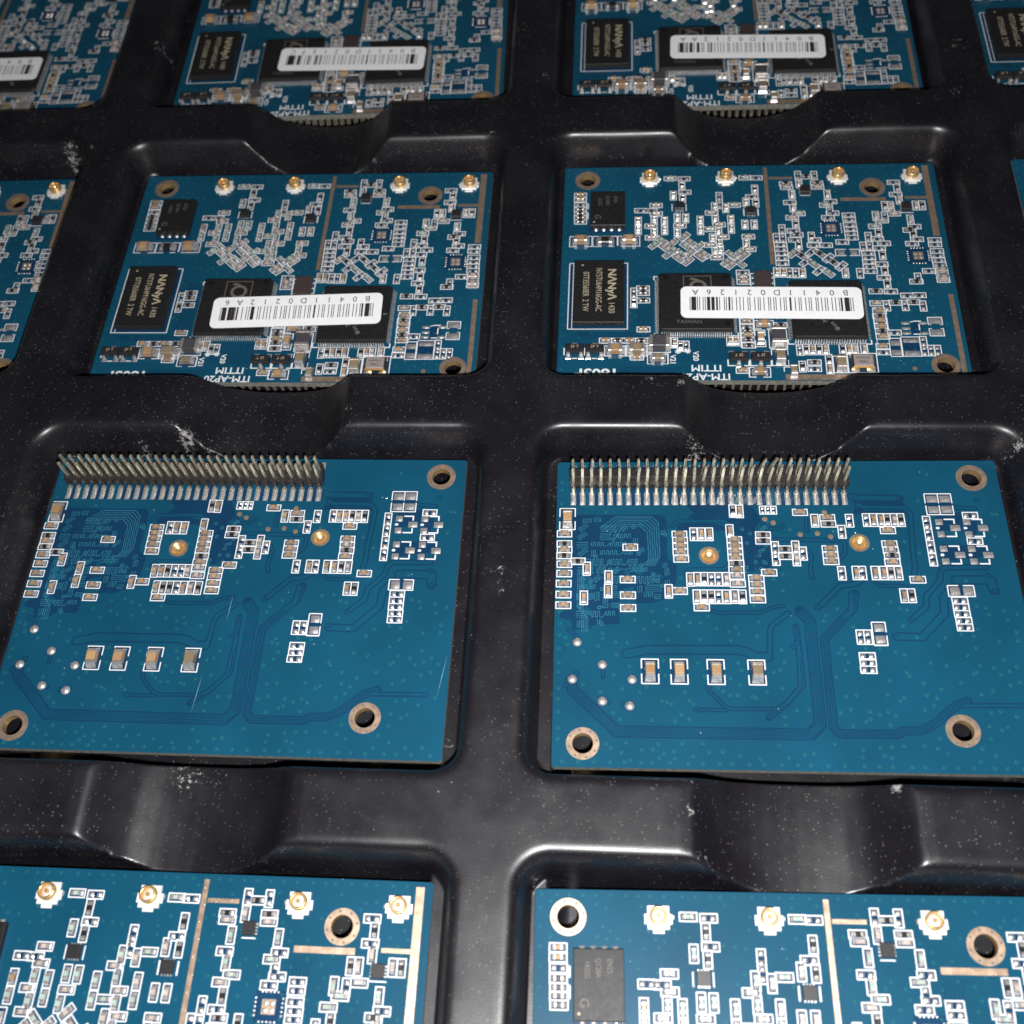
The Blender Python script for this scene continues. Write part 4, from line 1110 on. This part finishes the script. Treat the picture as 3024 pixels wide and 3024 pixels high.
def pin_board(cx, cy, ang, label, bent, seed, scratches=()):
    root = link('circuit_board', None, None, (cx, cy, -BOARD_T), ang)
    root['label'] = label; root['category'] = 'circuit board'; root['group'] = 'boards lying pin side up'
    T = BOARD_T
    seen = lambda u, v: visible((cx, cy), ang, u, v)
    link('board', BLANK_P, root)
    link('silkscreen', SILK_P, root)
    link('bare_laminate', NAVY_P, root, kind='stuff')
    link('routing_traces', TRACE_P, root, kind='stuff')
    link('via_field', VIAS_P, root, kind='stuff')
    for u, v in HOLES_P: link('mounting_ring', RING, root, (*L(u, v), T))
    for u, v in DIMPLES: link('thermal_hole_ring', RING_S, root, (*L(u, v), T))
    for k, o, u, v in PINS:
        if seen(u, v):
            nm, me = SMALL[k]; ob = link(nm, me, root, (*L(u, v), T), ANGLE[o] + (math.pi if random.random() < .5 else 0))
            if k == 's': ob.scale = (.62, .7, .8)
    for u, v, kind in P_BIGC: add_big(root, kind, u, v, H_, seen)
    for u, v in TEST_POINTS: link('test_point', M_TP, root, (*L(u, v), T+.02))
    for u, v in BLOBS:
        if seen(u, v): link('solder_joint', M_BLOB, root, (*L(u, v), T))
    for u, v, w, h in ([(u, v, .95, .9) for u, v in P_SOT] + [(u, v+1.87, .95, .9) for u, v in P_SOT] + [(u+1.98, v+.92, 1.3, .9) for u, v in P_SOT] +
                       [(50.75,6.15,1.35,1.05),(50.75,7.8,1.35,1.05),(52.47,6.12,1.35,1.05),(52.47,7.76,1.35,1.05),(51.7,19.93,1.2,1.15),(53.35,19.93,1.2,1.15),(41.46,25.15,1.2,1.05),(41.47,26.75,1.2,1.05)]):
        if seen(u, v): link('solder_pad', pad_mesh(w, h), root, (*L(u, v), T))
    for a, b in scratches:
        p, q = L(*a), L(*b); mb = MB(); n = math.hypot(q[0]-p[0], q[1]-p[1]); ox, oy = -(q[1]-p[1])/n*.035, (q[0]-p[0])/n*.035
        mb.add([(p[0], p[1], 0), ((p[0]+q[0])/2+ox, (p[1]+q[1])/2+oy, 0), (q[0], q[1], 0), ((p[0]+q[0])/2-ox, (p[1]+q[1])/2-oy, 0)], [(0, 1, 2, 3)], 'scratched_mask')
        link('scratch', up_facing(mb.build('scratch')), root, (0, 0, T+.03))
    add_header(root, True, bent, seed)
    return root

# ------------------------------------------------------------------ the boards in their pockets
component_board(-113.9, 95.9, -.005, 'blue circuit board cut off by the upper left corner, half its barcode sticker showing', 'B0411D021279', (32.1, 31.1, 0), False)
component_board(-41.24, 95.07, .004, 'blurred blue circuit board in the far row, left one with its whole sticker showing', 'B0411D02127C', (32.1, 30.7, -.038), True)
component_board(31.41, 94.39, -.012, 'blurred blue circuit board in the far row, right one, its sticker code ending in AA', 'B0411D0212AA', (30.75, 30.3, -.031), True)
component_board(102.31, 93.36, -.012, 'sliver of a blue circuit board with a memory chip in the upper right corner', 'B0411D0212A1', (32, 30.3, 0), False)
component_board(-113.9, 36.7, .004, 'blue circuit board cut off by the left edge, one gold antenna connector showing', 'B0411D0212A2', (32, 30.3, 0), False)
component_board(-42.28, 36.43, -.0168, 'blue circuit board with tilted barcode sticker whose code ends in A6', 'B0411D0212A6', (31.15, 30.95, .035), True)
component_board(29.87, 35.90, -.016, 'blue circuit board with straight barcode sticker whose code ends in 26A', 'B0411D02126A', (32.0, 30.3, -.012), True)
component_board(102.3, 35.4, -.012, 'sliver of a blue circuit board at the right edge above the middle', 'B0411D0212A3', (32, 30.3, 0), False)
component_board(-43.67, -79.51, -.0117, 'blue circuit board in the nearest row, left one, with four antenna connectors showing', 'B0411D0212A4', (32, 30.3, 0), False)
component_board(28.68, -79.98, .0095, 'blue circuit board in the nearest row, right one, its antenna connectors shining white', 'B0411D0212A5', (32, 30.3, 0), False)
pin_board(-43.25, -21.14, -.0137, 'blue circuit board lying pin header up, left one of the two, its pins dark gold', False, 3, [((29.63, 21.71), (29.41, 25.82)), ((27.63, 33.04), (27.08, 38.73)), ((59.6, 29.8), (58.69, 35.67))])
pin_board(30.0, -21.96, 0.0, 'blue circuit board lying pin header up, right one of the two, two bent pins', True, 9)
